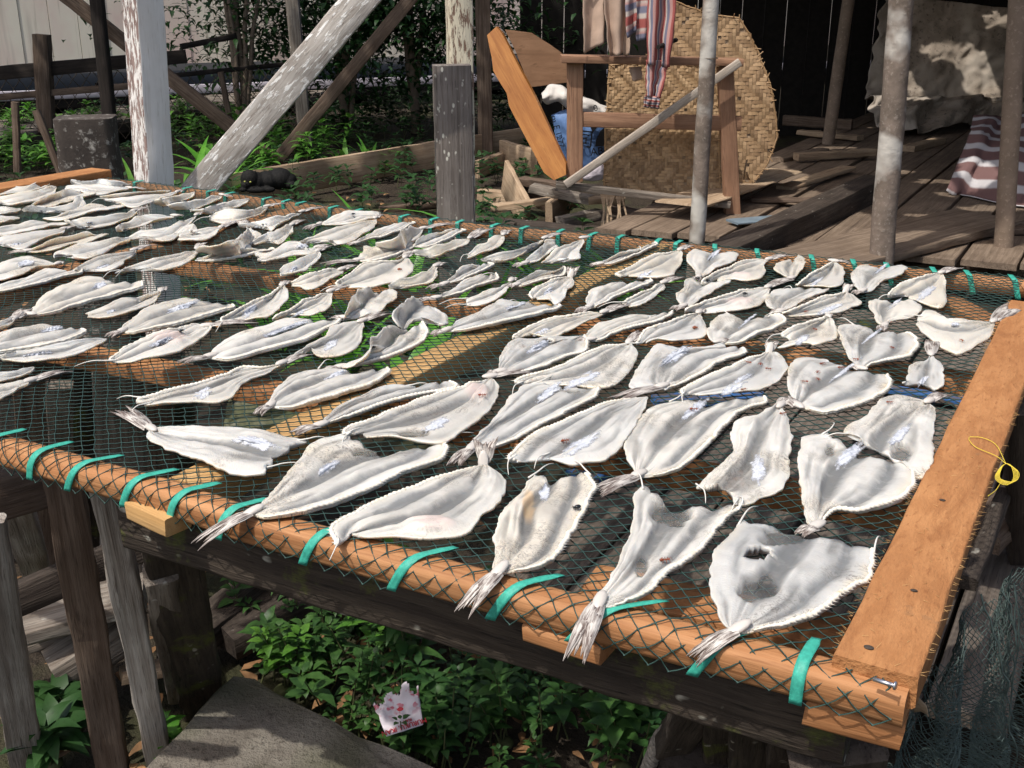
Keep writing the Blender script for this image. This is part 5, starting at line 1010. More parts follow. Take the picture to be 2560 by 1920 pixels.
obj('wall', vs, fs, M['house'], house, False)
A, B = h0 + hd * -6 + hn * .03, h0 + hd * 13 + hn * .03
beam('sill_beam', A - UP * .06, B - UP * .06, .05, .10, plain('pale lilac sill', (.48, .45, .50), .7), hint=hn, parent=house)
beam('floor_slab', A - UP * .17 - hn * 3.5, B - UP * .17 - hn * 3.5, 7., .10, M['black'], hint=hn, parent=house)
beam('roof', A + UP * 3.3 - hn * 1.8, B + UP * 3.3 - hn * 1.8, 3.6, .08, M['black'], hint=hn, parent=house)
for k in range(9): p = h0 + hd * (-5.5 + 2.2 * k) - hn * .25; beam('stilt', p * V3(1, 1, 0), V3(p[0], p[1], HZ - .2), .12, .12, M['black_wood'], parent=house)
wA, wB = onz(-260, 376, .20), onz(1110, 190, .20); wd = nrm(wB - wA); wn = np.cross(UP, wd)
mtw = empty('raised_walkway', wA * V3(1, 1, 0), 'low grey plank walkway on stakes running back beside the house', 'walkway')
n_ = int(np.linalg.norm(wB - wA) / .16); vs, fs = [], []
for k in range(n_):
    p = wA + wd * (.16 * k); 
    o0 = len(vs); dz = .004 * (k % 3)
    for q in (p, p + wd * .145):
        for s in (0, .95):
            for z in (0, .03): r_ = q + wn * s; vs.append((r_[0], r_[1], r_[2] - z + dz))
    fs += [(o0, o0 + 4, o0 + 6, o0 + 2), (o0 + 1, o0 + 3, o0 + 7, o0 + 5), (o0, o0 + 1, o0 + 5, o0 + 4), (o0 + 2, o0 + 6, o0 + 7, o0 + 3), (o0, o0 + 2, o0 + 3, o0 + 1), (o0 + 4, o0 + 5, o0 + 7, o0 + 6)]
obj('deck', vs, fs, M['grey_wood'], mtw, False)
beam('edge_beam', wA - UP * .075, wB - UP * .075, .05, .09, M['dark_wood'], parent=mtw); beam('edge_beam', wA - UP * .075 + wn * .9, wB - UP * .075 + wn * .9, .05, .09, M['dark_wood'], parent=mtw)
for k in range(8): p = wA + wd * (.6 + 1.5 * k) + wn * .05; beam('stake', p * V3(1, 1, 0), p - UP * .1, .07, .07, M['dark_wood'], parent=mtw)
# ------------------------------------------------------------------ hut on the right: back wall and roof
hut = empty('hut', V3(1.2, 11.6, 0), 'dark open hut with shade-black board walls on the right', 'hut')
hx = aty(1300, 60, 11.6)[0]
vs, fs = [], []
for k in range(40):
    x = hx + .22 * k; o0 = len(vs); y = 11.6 + .008 * (k % 2)
    for xx in (x, x + .212):
        for yy in (y, y + .03):
            for z in (-.05, 3.): vs.append((xx, yy, z))
    fs += [(o0, o0 + 4, o0 + 5, o0 + 1), (o0 + 6, o0 + 2, o0 + 3, o0 + 7), (o0 + 2, o0, o0 + 1, o0 + 3), (o0 + 4, o0 + 6, o0 + 7, o0 + 5), (o0 + 1, o0 + 5, o0 + 7, o0 + 3), (o0, o0 + 2, o0 + 6, o0 + 4)]
obj('wall', vs, fs, M['black'], hut, False); M['thatch'] = plain('brown thatch', (.16, .12, .085), .9, .4)
beam('side_wall', V3(6.4, 3.6, 1.45), V3(6.4, 11.6, 1.45), .04, 3., M['black'], parent=hut, bev=.004)
# roof panels with gaps that let thin sun patches through
SUN = nrm(V3(.60, .54, -1.42))
def roofhit(P, z=2.45): return P - SUN * ((P[2] - z) / SUN[2])
gaps = []
def gp(u, v, Y, r, ry=None): h = roofhit(aty(u, v, Y)); gaps.append((h[0], h[1], r, ry or r))
def gf(u, v, r, ry=None): h = roofhit(onz(u, v, FZ)); gaps.append((h[0], h[1], r, ry or r))
RG = dict()
vs, fs = [], []; st_ = .035; X0, X1, Y0, Y1 = .85, 6.6, 4.5, 11.9
gp(2520, 92, 10.7, .20, .05); gp(2380, 165, 10.6, .30, .05); gp(2450, 215, 10.5, .16, .20); gp(2290, 225, 10.4, .06, .16); gp(2250, 300, 10.2, .3, .05)
gf(2085, 372, .16, .08); gf(2240, 430, .13, .09); gf(2350, 455, .18, .09); gf(2075, 330, .05, .2); gf(2480, 520, .2, .10); gp(2445, 420, 6.8, .10, .16); gp(2360, 470, 6.8, .05, .10)
gf(1990, 440, .09, .06); gf(2300, 360, .14, .07); gf(2330, 540, .16, .06)
nx, ny = int((X1 - X0) / st_), int((Y1 - Y0) / st_); keep = np.ones((nx, ny), bool); G = np.zeros((nx + 1, ny + 1, 3))
for i in range(nx + 1):
    for j in range(ny + 1): x, y = X0 + i * st_, Y0 + j * st_; G[i, j] = (x, y, 2.45 + .012 * math.sin(x * 40))
for i in range(nx):
    for j in range(ny):
        x, y = X0 + (i + .5) * st_, Y0 + (j + .5) * st_
        for gx, gy, rx, ry in gaps:
            if ((x - gx) / rx) ** 2 + ((y - gy) / ry) ** 2 < 1 + .6 * nz((x, y, 0), 8): keep[i, j] = False
        if y < Y0 + .12 + .12 * nz((x, 0, 0), 3) or x < X0 + .15 + .15 * nz((y, 0, 3), 2): keep[i, j] = False
sheet('roof', G, .02, M['thatch'], hut, keep=keep, smooth=False)
# ------------------------------------------------------------------ hut poles
pole('bark_pole', aty(1787, -160, 5.0), aty(1738, 660, 5.0) * V3(1, 1, 0), .034, .037, M['bark'], wob=.006, label='thin straight bark pole in front of the woven mat', cat='pole', seg=22)
p_ = aty(1773, 145, 5.0); vs, fs = [], []; tube(vs, fs, [p_ + .037 * V3(math.cos(a), math.sin(a), .02 * math.sin(a)) for a in np.linspace(0, 2 * math.pi, 20)], .0016, 5); obj('wire_ring', vs, fs, M['wire'], bpy.data.objects['bark_pole'].parent, True, 'thin wire tied round the bark pole in front of the mat', 'wire')
pole('bark_pole', aty(2266, -160, 5.0), aty(2203, 690, 5.0) * V3(1, 1, 0), .052, .056, M['bark'], wob=.008, label='thick blotchy bark pole right of the big floor beam', cat='pole', seg=26, bumpy=.09)
pole('bark_pole', aty(2555, -160, 5.4), aty(2508, 668, 5.4), .042, .046, M['bark_brown'], wob=.006, label='brown bark pole on a concrete foot at the right edge', cat='pole', seg=22)
q_ = aty(2508, 690, 5.4); beam('pole_foot', V3(q_[0], 5.4, q_[2] + .055), V3(q_[0], 5.4, -.02), .16, .16, M['concrete'], hint=V3(1, 0, 0), bev=.012, label='square concrete foot under the brown pole at the right edge', cat='footing')
q_ = onz(2070, 362, FZ); pole('bark_pole', V3(q_[0] + .10, q_[1], 2.3), q_, .045, .05, M['bark_brown'], wob=.006, label='slim brown pole standing deep in the hut', cat='pole', seg=20)
# ------------------------------------------------------------------ furniture frame, mats, clothes
FY = 6.2
fr = empty('table_frame', aty(1600, 540, FY) * V3(1, 1, 0) + UP * FZ, 'bare wooden table frame standing in front of the woven mat', 'table frame')
def fb_(name, a, b, w, h, mt='red_wood', Y=FY, Y2=None): return beam(name, aty(*a, Y), aty(*b, Y2 or Y), w, h, M[mt], hint=V3(0, 1, 0), parent=fr, seg=10, rough=.0025)
fb_('top_rail', (1402, 146), (1852, 155), .16, .038); fb_('leg', (1437, 158), (1437, 452), .06, .085); fb_('leg', (1812, 165), (1832, 560), .06, .085)
fb_('middle_rail', (1452, 298), (1852, 309), .05, .078); fb_('bottom_rail', (1390, 461), (1824, 512), .05, .04, 'grey_wood', FY - .06); fb_('stretcher', (1414, 462), (1850, 155), .03, .042, 'bark_thin', FY - .10)
fb_('leg', (1700, 160), (1720, 300), .05, .05, 'red_wood', FY + .5)
# woven mats: real plaited strips (twill)
def mat_(poly, Y, lean, mt, strip, label, zig, parent=None):
    px = np.array(poly, float); P3 = [aty(u, v, Y) for u, v in poly]; zmin = min(p[2] for p in P3)
    xs_ = [p[0] for p in P3]; zs_ = [p[2] for p in P3]; vs, fs, pts2 = [], [], [(p[0], p[2]) for p in P3]
    def ins(x, z):
        c = False; n = len(pts2)
        for i in range(n):
            (x1, z1), (x2, z2) = pts2[i], pts2[(i + 1) % n]
            if (z1 > z) != (z2 > z) and x < (x2 - x1) * (z - z1) / (z2 - z1) + x1: c = not c
        return c
    nx_, nz_ = int((max(xs_) - min(xs_)) / strip) + 1, int((max(zs_) - min(zs_)) / strip) + 1
    def P(x, z, d): return (x, Y + lean * (z - zmin) + .02 * nz((x, z, 0), 2.2) - d, z)
    rnd = random.Random(5); cols = []
    for i in range(nx_):
        for j in range(nz_):
            x, z = min(xs_) + i * strip, min(zs_) + j * strip
            if not ins(x + strip / 2, z + strip / 2) or rnd.random() < .012: continue
            k = (i + (j if (j // zig) % 2 == 0 else -j)) % 6; up_ = k < 3
            e = .04 * strip; o0 = len(vs); a0, a1 = (.0, strip) if up_ else (e, strip - e); b0, b1 = (e, strip - e) if up_ else (0, strip)
            tz = i + (j if (j // zig) % 2 == 0 else -j); rid = (j * 131 + (tz // 6) * 17) if up_ else (i * 197 + (tz // 6) * 29 + (j // zig) * 7)
            hk = math.sin(rid * 12.9898) * 43758.5453; hk -= math.floor(hk); kk = k % 3
            def dep(t): return .0062 * math.sin(math.pi * (kk + t) / 3 * .86 + .22)
            rev = (j // zig) % 2 == 1
            for (dx, dz) in ((a0, b0), (a1, b0), (a1, b1), (a0, b1)):
                t = (dx / strip) if up_ else ((dz / strip) if not rev else 1 - dz / strip)
                vs.append(P(x + dx, z + dz, .001 + dep(t)))
            for q in range(4): p = vs[o0 + q]; vs.append((p[0], p[1] + .0035, p[2]))
            fs += [(o0, o0 + 1, o0 + 2, o0 + 3), (o0 + 7, o0 + 6, o0 + 5, o0 + 4)] + [(o0 + q, o0 + 4 + q, o0 + 4 + (q + 1) % 4, o0 + (q + 1) % 4) for q in range(4)]
            c_ = (.66 + .55 * hk) * (1 if up_ else .84); cols += [(c_, c_ * (.93 + .07 * hk), c_ * (.86 + .14 * hk), 1)] * 8
    n0 = len(vs)
    for q in range(len(P3)):
        A_, B_ = P3[q], P3[(q + 1) % len(P3)]; m_ = max(2, int(np.linalg.norm(B_ - A_) / .03)); pts_ = []
        for t in range(m_ + 1): r_ = A_ + (B_ - A_) * t / m_; pts_.append(np.array(P(r_[0] + .006 * nz(r_, 25), r_[2] + .006 * nz(r_, 25, 4), .003)))
        tube(vs, fs, pts_, .006, 5); mid_ = (A_ + B_) / 2; out = nrm(mid_ - np.mean(P3, 0))
        for t in range(m_):
            if rnd.random() < .55: 
                r_ = pts_[t] + V3(0, -.004, 0); d_ = nrm(out + V3(rnd.uniform(-.9, .9), rnd.uniform(-.5, .1), rnd.uniform(-.9, .9))); tube(vs, fs, [r_ - d_ * .02, r_ + d_ * rnd.uniform(.004, .03)], [.0045, .003], 4)
    cols += [(.8, .75, .68, 1)] * (len(vs) - n0)
    o = obj('woven_mat', vs, fs, mt, parent, False, label, 'mat')
    at = o.data.color_attributes.new('tone', 'FLOAT_COLOR', 'POINT'); at.data.foreach_set('color', np.array(cols, np.float32).ravel())
    bk = slab('backing', [np.array(P(x, z, -.006)) for x, z in pts2], V3(0, .003, 0), M['tan_wood']); bk.parent = o; bk.location = bk.location - o.location; return o
def matmat(name, c, c2):
    m, nt, b = newmat(name); at = N(nt, 'ShaderNodeAttribute', attribute_name='tone'); n = tnoise(nt, coords(nt), 5., 4); n2 = tnoise(nt, coords(nt, (1, 1, 1)), 160., 3)
    col = mixc(nt, ramp(nt, n, .35, .65), c, c2); col = mixc(nt, 1., col, at.outputs['Color'], 'MULTIPLY'); nt.links.new(col, b.inputs['Base Color']); b.inputs['Roughness'].default_value = .65; bump(nt, b, n2, .4, .002); return m
M['mat1'] = matmat('plaited tan rattan', (.52, .36, .205), (.42, .28, .15)); M['mat2'] = matmat('plaited brown rattan', (.44, .295, .165), (.34, .22, .115))
mat_([(1508, 492), (1516, 300), (1527, 165), (1580, 160), (1700, 162), (1760, 168), (1800, 240), (1800, 470), (1768, 486), (1650, 482)], FY + .22, .08, M['mat1'], .0165, 'tan plaited mat leaning behind the table frame', 6)
mat_([(1640, 490), (1625, 200), (1640, 40), (1700, 6), (1790, 40), (1862, 46), (1905, 125), (1937, 225), (1946, 300), (1948, 345), (1922, 410), (1882, 462), (1770, 486)], FY + .42, .16, M['mat2'], .021, 'larger brown plaited mat with rounded ragged edge behind the tan one', 6)
# frayed strips at the bottom of the front mat
vs, fs = [], []; rnd = random.Random(11)
for k in range(16):
    u = 1503 + 4.2 * k if k < 13 else 1860 + 14 * (k - 13); A = aty(u, 486 if k < 13 else 450, FY + .2); B = aty(u + rnd.uniform(-14, 16), (530 + 75 * rnd.random()) if k < 13 else 400 + 30 * k - 390, FY + .08)
    s_ = V3(.005, 0, 0); mid = (A + B) / 2 + V3(rnd.uniform(-.02, .02), -.02, 0); o0 = len(vs)
    for q in (A, mid, B): vs += [tuple(q - s_), tuple(q + s_), tuple(q + s_ + V3(0, .003, 0)), tuple(q - s_ + V3(0, .003, 0))]
    for i in (0, 4): fs += [(o0 + i + q, o0 + i + (q + 1) % 4, o0 + i + 4 + (q + 1) % 4, o0 + i + 4 + q) for q in range(4)]
mats_ = [o for o in COL.objects if o.name.startswith('woven_mat')]
fo_ = obj('frayed_strips', vs, fs, M['tan_wood'], None, False); fo_.parent = mats_[0]; fo_.location = fo_.location - mats_[0].location
# scraps of mat: upper loose strips
# cloths
def clothmat(name, stops, sc, axis=1, bstr=.3):
    m, nt, b = newmat(name); uvc = N(nt, 'ShaderNodeTexCoord').outputs['UV']; sp_ = N(nt, 'ShaderNodeSeparateXYZ', {0: uvc}).outputs[axis]
    cr = nt.nodes.new('ShaderNodeValToRGB'); cr.color_ramp.interpolation = 'LINEAR'
    while len(cr.color_ramp.elements) < len(stops): cr.color_ramp.elements.new(.5)
    for e, (p, c) in zip(cr.color_ramp.elements, stops): e.position = p; e.color = c4(c)
    f = math_(nt, 'FRACT', math_(nt, 'ADD', math_(nt, 'MULTIPLY', sp_, sc), math_(nt, 'MULTIPLY', tnoise(nt, coords(nt), 6., 2), .12))); nt.links.new(f, cr.inputs[0])
    nt.links.new(cr.outputs[0], b.inputs['Base Color']); b.inputs['Roughness'].default_value = .85; b.inputs['Specular IOR Level'].default_value = .15; bump(nt, b, tnoise(nt, coords(nt), 120., 3), bstr, .002); return m
RD, GY, WH, PK = (.34, .10, .09), (.17, .17, .23), (.50, .44, .40), (.45, .26, .24)
M['stripe'] = clothmat('striped cotton', [(0, RD), (.2, RD), (.26, WH), (.4, PK), (.46, GY), (.66, GY), (.72, WH), (.84, WH), (.9, RD)], 2.6)
M['stripe_v'] = clothmat('striped scarf cotton', [(0, RD), (.22, RD), (.27, WH), (.36, WH), (.41, GY), (.60, GY), (.65, PK), (.85, PK), (.92, RD)], 3.2, 0)
M['beige'] = plain('beige canvas', (.46, .335, .26), .85, .12, 14., .15, .3); M['white_cloth'] = plain('off white sacking', (.60, .57, .53), .8, .1, 18., .2, .3)
def drape(name, quad, Y, mat, n, m, fold, ff, label, cat, depth=.03, th=.004, bot=0., parent=None, sd=0.):
    """quad: TL, TR, BR, BL pixels; vertical folds of the given depth"""
    TL, TR, BR, BL = [aty(*q, Y) for q in quad]; G = np.zeros((n, m, 3))
    for i in range(n):
        for j in range(m):
            f, g_ = i / (n - 1), j / (m - 1); g2 = g_; p = (TL * (1 - f) + TR * f) * (1 - g2) + (BL * (1 - f) + BR * f) * g2
            d = depth * (math.sin(f * ff * math.pi * 2 + sd + g_ * 1.2) * (.4 + .6 * g_) + .8 * nz((f * fold, g_ * 1.5, sd), 1.)); e = bot * nz((f * 3, 0, sd), 1.) * g_
            G[i, j] = p + V3(.008 * nz((g_ * 5, f * 4, sd), 1.), -d, e)
    return sheet(name, G, th, mat, parent, label=label, cat=cat)
drape('beige_trousers', [(1455, -80), (1512, -80), (1508, 108), (1459, 134)], FY - .08, M['beige'], 16, 26, 2., 1.0, 'beige folded cloth panel hanging beside the table top, leftmost', 'cloth', .022, sd=1)
drape('beige_cloth', [(1500, -80), (1585, -80), (1572, 135), (1522, 138)], FY - .12, M['beige'], 22, 28, 3., 1.6, 'pleated beige cloth hanging in the middle with pointed hem', 'cloth', .028, bot=.05, sd=2.2)
drape('striped_cloth', [(1560, -80), (1592, -80), (1592, 78), (1566, 95)], FY - .15, M['stripe'], 14, 24, 2., .8, 'narrow cross-striped red and grey cloth beside the beige one', 'cloth', .02, sd=.4)
drape('striped_cloth', [(1590, -80), (1632, -80), (1620, 96), (1592, 104)], FY - .16, M['stripe'], 14, 24, 2., .9, 'wider cross-striped red and grey cloth left of the scarf', 'cloth', .025, sd=3.)
drape('striped_scarf', [(1622, -80), (1700, -80), (1672, 168), (1618, 160)], FY - .20, M['stripe_v'], 18, 26, 2., 1.4, 'red and grey scarf striped lengthwise, hanging over the table rail', 'scarf', .03, sd=5.)
sc_ = bpy.data.objects['striped_scarf']; e_ = drape('scarf_end', [(1616, 150), (1674, 150), (1650, 245), (1616, 240)], FY - .20, M['stripe_v'], 16, 20, 2., 1.4, None, None, .022, sd=5.); e_.parent = sc_; e_.location = e_.location - sc_.location
e_ = drape('scarf_fringe', [(1612, 238), (1650, 242), (1646, 272), (1608, 268)], FY - .21, M['stripe'], 10, 8, 3., 3., None, None, .02, sd=2.); e_.parent = sc_; e_.location = e_.location - sc_.location
drape('cloth_tab', [(1572, 168), (1604, 166), (1607, 198), (1582, 203)], FY - .02, M['beige'], 8, 8, 2., .6, 'small beige cloth tab hanging below the table rail', 'cloth', .008)
vs, fs = [], []; tube(vs, fs, [aty(1400, -82, FY - .13), aty(1560, -76, FY - .14), aty(1720, -84, FY - .15)], .006, 6); obj('clothes_line', vs, fs, M['rope'], None, True, 'line carrying the hanging cloths above the table frame', 'rope')
A, B = aty(1645, 118, FY - .26), aty(1690, 100, FY - .05); pole('stick', A, B, .011, .012, M['black'], label='short blackened stick poking across the scarf', cat='stick', seg=4)
# leaning orange board and plywood
OB = [T2(*q) for q in ((945, 225), (1005, 172), (1040, 215), (1085, 300), (1140, 410), (1255, 625), (1452, 1050), (1452, 1125), (1375, 1158), (1312, 1112), (1185, 870), (1085, 680), (1072, 600), (1010, 500), (985, 455), (975, 370))]
OBP = [aty(u, v, 6.42 + .30 * (v - 60) / -390.) for u, v in OB]
o = slab('orange_board', OBP, V3(.01, .035, .0), M['orange_board'], jag=.0015, label='long varnished orange board with a notched edge leaning by the table frame', cat='board')
# turn its local X along the board so the grain follows it
def align_x(o, d):
    x, y, z = frame(d, V3(0, 1, 0)); R = Matrix(np.stack([x, y, z], 1).tolist()).to_4x4(); o.data.transform(R.inverted()); o.rotation_euler = R.to_euler()
align_x(o, OBP[7] - OBP[0])
PB = [aty(u, v, 6.85) for u, v in ((1262, 74), (1330, 82), (1400, 128), (1424, 150), (1424, 205), (1325, 218), (1290, 130))]
slab('plywood_sheet', PB, V3(0, .012, .0), wood('brown plywood', (.29, .16, .09), (.35, .20, .115), (.20, .11, .06), 4, .2, .6, .2), jag=.002, label='curved brown plywood sheet behind the orange board', cat='board')
# blue printed sack, white sack
def blob_sheet(name, poly, Y, depth, mat, label, cat, parent=None, sd=0, n=18):
    c = np.mean([aty(u, v, Y) for u, v in poly], 0); P = resample([aty(u, v, Y) for u, v in poly] + [aty(*poly[0], Y)], 41)[:-1]; vs, fs = [], []; K = 8
    for side in (-1, 1):
        for k in range(K):
            f = math.sin((k + 1) / K * math.pi / 2) if k < K - 1 else 1.
            for p in P:
                q = c + (p - c) * f; d = depth * math.cos(math.asin(min(1, f))) * (1 if side < 0 else .6); q = q + V3(0, side * d, 0) + V3(.004, .010, .004) * nz(q, 14, sd) * (1 + 1.4 * (1 - f)) + V3(0, .012, 0) * nz(q, 40, sd); vs.append(tuple(q))
    n_ = len(P)
    for s, o0 in ((0, 0), (1, K * n_)):
        for k in range(K - 1):
            for j in range(n_): j2 = (j + 1) % n_; f = (o0 + k * n_ + j, o0 + k * n_ + j2, o0 + (k + 1) * n_ + j2, o0 + (k + 1) * n_ + j); fs.append(f if s == 0 else f[::-1])
        fs.append([o0 + j for j in range(n_)][::-1] if s == 0 else [o0 + j for j in range(n_)])
    e0, e1 = (K - 1) * n_, K * n_ + (K - 1) * n_
    for j in range(n_): j2 = (j + 1) % n_; fs.append((e0 + j, e0 + j2, e1 + j2, e1 + j))
    return obj(name, vs, fs, mat, parent, True, label, cat)
M['blue_sack'] = plain('blue printed sack', (.12, .22, .44), .55, .2, 25., .3, .5)
sk = blob_sheet('blue_sack', [(1378, 288), (1420, 272), (1470, 282), (1520, 290), (1524, 350), (1518, 410), (1480, 430), (1440, 440), (1414, 408), (1392, 350)], 6.52, .07, M['blue_sack'], 'blue printed sack with black letters behind the table leg', 'sack')
G = np.zeros((40, 16, 3)); TOPL = resample([V3(1354, 232, 0), V3(1372, 212, 0), V3(1398, 212, 0), V3(1430, 232, 0), V3(1475, 248, 0), V3(1524, 272, 0)], 40); BOTL = resample([V3(1358, 250, 0), V3(1372, 262, 0), V3(1398, 256, 0), V3(1425, 276, 0), V3(1470, 286, 0), V3(1522, 292, 0)], 40)
for i in range(40):
    for j in range(16):
        h = j / 15; p = TOPL[i] * (1 - h) + BOTL[i] * h; q = aty(p[0], p[1], 6.5); c_ = .055 * math.sin(math.pi * h) ** .7; G[i, j] = q + V3(.012 * nz(q, 18), -c_ + .03 * (1 - 2 * abs(nz(q * V3(1, .3, 1), 13, 3))) + .012 * nz(q, 42, 5), .012 * nz(q, 20, 7) - .10 * c_)
wk = sheet('white_sack', G, .003, M['white_cloth'], label='crumpled white sack lying on top of the blue sack', cat='sack')
blob_sheet('white_sack', [(1446, 446), (1470, 420), (1505, 408), (1522, 420), (1508, 446), (1480, 452)], 6.45, .03, plain('lilac white sacking', (.55, .50, .54), .7), 'crumpled pale sack on the floor under the blue sack', 'sack', sd=9)
INK = plain('black print', (.012, .012, .014), .6, .1)
def text(name, s, Y, px, size, mat, parent, rot=0., flipy=False, off=.0):
    cu = bpy.data.curves.new(name, 'FONT'); cu.body = s; cu.size = size; cu.extrude = .0012; cu.align_x = 'CENTER'; cu.align_y = 'CENTER'
    t = bpy.data.objects.new(name, cu); COL.objects.link(t); bpy.context.view_layer.update()
    me = bpy.data.meshes.new_from_object(t.evaluated_get(bpy.context.evaluated_depsgraph_get())); bpy.data.objects.remove(t)
    me.materials.clear(); me.materials.append(mat); o = bpy.data.objects.new(name, me); COL.objects.link(o); return o
def on_sack(s, u, v, size, rot=0., y=6.44):
    o = text('printed_text', s, 0, 0, size, INK, sk); p = aty(u, v, y); o.rotation_euler = (math.pi / 2, rot, 0); o.parent = sk; o.location = p - np.array(sk.location)
on_sack('ABN', 1503, 378, .062, -.12); on_sack('司', 1461, 350, .11, .1); on_sack('m', 1385, 298, .05, 1.4); on_sack('E', 1391, 318, .05, 1.4); on_sack('12', 1397, 339, .045, 1.3); on_sack('77', 1402, 359, .045, 1.3)
def printshape(name, poly, y, par):
    P = [aty(u, v, y) for u, v in poly]; o = slab(name, P, V3(0, .002, 0), INK, par); return o
printshape('printed_shape', [(1473, 310), (1500, 308), (1482, 332)], 6.443, sk); printshape('printed_shape', [(1515, 316), (1519, 366), (1488, 366), (1490, 350), (1500, 328)], 6.443, sk)
o = text('printed_text', '0', 0, 0, .05, INK, wk); o.parent = wk; o.rotation_euler = (math.pi / 2, -.3, 0); o.location = aty(1489, 271, 6.435) - np.array(wk.location)
# ------------------------------------------------------------------ canvas, striped sheet
G = np.zeros((90, 80, 3)); TL, TR, BR, BL = aty(2208, -8, 10.7), aty(2660, 30, 10.7), aty(2600, 262, 10.45), aty(2156, 255, 10.45)
def rdg(p, q): return 1 - 2 * abs(nz(p, 1., q))
for i in range(90):
    for j in range(80):
        f, g_ = i / 89, j / 79
        if g_ < .66: h = g_ / .66; p = (TL * (1 - f) + TR * f) * (1 - h) + (BL * (1 - f) + BR * f) * h
        else:
            h = (g_ - .66) / .34; q = BL * (1 - f) + BR * f; tgt = onz(2180 + 420 * f, 322 + 10 * math.sin(f * 7), FZ + .03); p = q * (1 - h) + tgt * h + V3(0, 0, .10) * math.sin(math.pi * h)
        a_ = .03 + .15 * smooth(.50, .78, g_)
        p = p + V3(.1, -1, .55) * a_ * (.55 * nz((f * 5, g_ * 4, 0), 1., 2) + .55 * rdg((f * 5 + g_ * 4, g_ * 5 - f * 2, 0), 8) - .2 + .25 * rdg((f * 13 + g_ * 5, g_ * 11, 0), 5)) + V3(0, -1, 0) * .018 * rdg((f * 16, g_ * 14, 0), 15)
        if f < .03: p = p + V3(.05 * nz((g_ * 14, 0, 0), 1.), 0, 0)
        p[2] = max(p[2], FZ + .012 + .004 * nz(p, 9)); G[i, j] = p
sheet('canvas_sheet', G, .006, mottled('stained canvas', [(.38, .315, .255), (.25, .205, .16), (.09, .07, .055), (.45, .39, .325)], 5, .9, .6, 30, .008), label='large stained canvas sheet hanging and crumpled on the hut floor', cat='canvas')
G = np.zeros((34, 34, 3)); TL, TR, BR, BL = aty(2425, 300, 7.6), aty(2640, 280, 7.6), aty(2640, 555, 6.2), aty(2352, 484, 6.85)
for i in range(34):
    for j in range(34):
        f, g_ = i / 33, j / 33; p = (TL * (1 - f) + TR * f) * (1 - g_) + (BL * (1 - f) + BR * f) * g_; p = p + V3(0, -.7, .7) * (.13 * math.sin(math.pi * g_) + .07 * nz((f * 4, g_ * 3, 0), 1., 5)) + V3(0, -1, .3) * (.04 * math.sin(f * 11 + g_ * 2) + .03 * rdg((f * 9, g_ * 6, 0), 4)); p[2] = max(p[2], FZ + .01); G[i, j] = p
SW, SR = (.56, .53, .53), (.20, .115, .108)
sheet('striped_sheet', G, .004, clothmat('white and maroon striped sacking', [(0, SR), (.42, SR), (.5, SW), (.78, SW), (.86, SR)], 6.5, 1, .5), label='maroon and white striped plastic sheet draped at the right edge', cat='sheet')
# ------------------------------------------------------------------ timber on and before the hut floor
TB = [((1800, 655, FZ + .02), (2188, 470, FZ + .06), .15, .15, 'dark_wood', 'heavy dark squared beam lying across the hut floor'), ((1160, 575, .06), (1660, 622, .06), .12, .16, 'dark_wood', 'long dark sleeper lying behind the far rail'),
      ((2010, 660, FZ + .03), (2470, 545, FZ + .03), .40, .045, 'floor_plank', 'wide loose floor plank to the right of the heavy beam'), ((2240, 668, .10), (2640, 640, .10), .2, .06, 'brown_wood', 'low plank step at the lower right of the hut'),
      ((1990, 392, FZ + .05), (2190, 380, FZ + .05), .07, .05, 'tan_wood', 'pale split board lying by the slim deep pole'), ((1945, 400, FZ + .02), (2060, 375, FZ + .02), .09, .03, 'floor_plank', 'short pale board behind the heavy beam'),
      ((1960, 300, FZ + .05), (2130, 312, FZ + .05), .06, .09, 'brown_wood', 'brown plank on edge at the back of the hut floor'), ((1700, 510, .3), (1950, 425, .3), .30, .012, 'tan_wood', 'thin grey plywood piece on the floor beside the mats'),
      ((1255, 380, .10), (1335, 405, .10), .05, .20, 'tan_wood', 'square-cut board block behind the grey post'), ((1190, 425, .04), (1255, 400, .04), .06, .13, 'tan_wood', 'short board end next to the grey post'),
      ((1262, 440, .22), (1318, 545, .03), .03, .24, 'tan_wood', 'tilted pale board in front of the orange board'), ((1372, 535, .12), (1445, 480, .16), .05, .14, 'tan_wood', 'stubby squared timber end under the table frame'),
      ((1400, 555, .10), (1500, 535, .12), .08, .06, 'grey_wood', 'weathered board end below the stubby timber'), ((1560, 560, .08), (1760, 545, .12), .12, .08, 'brown_wood', 'brown board end under the right part of the table frame'),
      ((1640, 505, .17), (1840, 530, .17), .10, .035, 'brown_wood', 'dark board under the table frame'), ((1785, 580, .12), (1870, 500, .16), .05, .15, 'brown_wood', 'upright board scrap at the right table leg'),
      ((1200, 490, .02), (1300, 500, .02), .08, .10, 'tan_wood', 'low pale board piece beside the grey post'), ((950, 525, .0), (1110, 510, .0), .06, .04, 'brown_wood', 'thin brown board on the ground left of the grey post'), ((1440, 470, FZ), (1300, 452, FZ), .1, .05, 'brown_wood', 'plank under the foot of the orange board')]
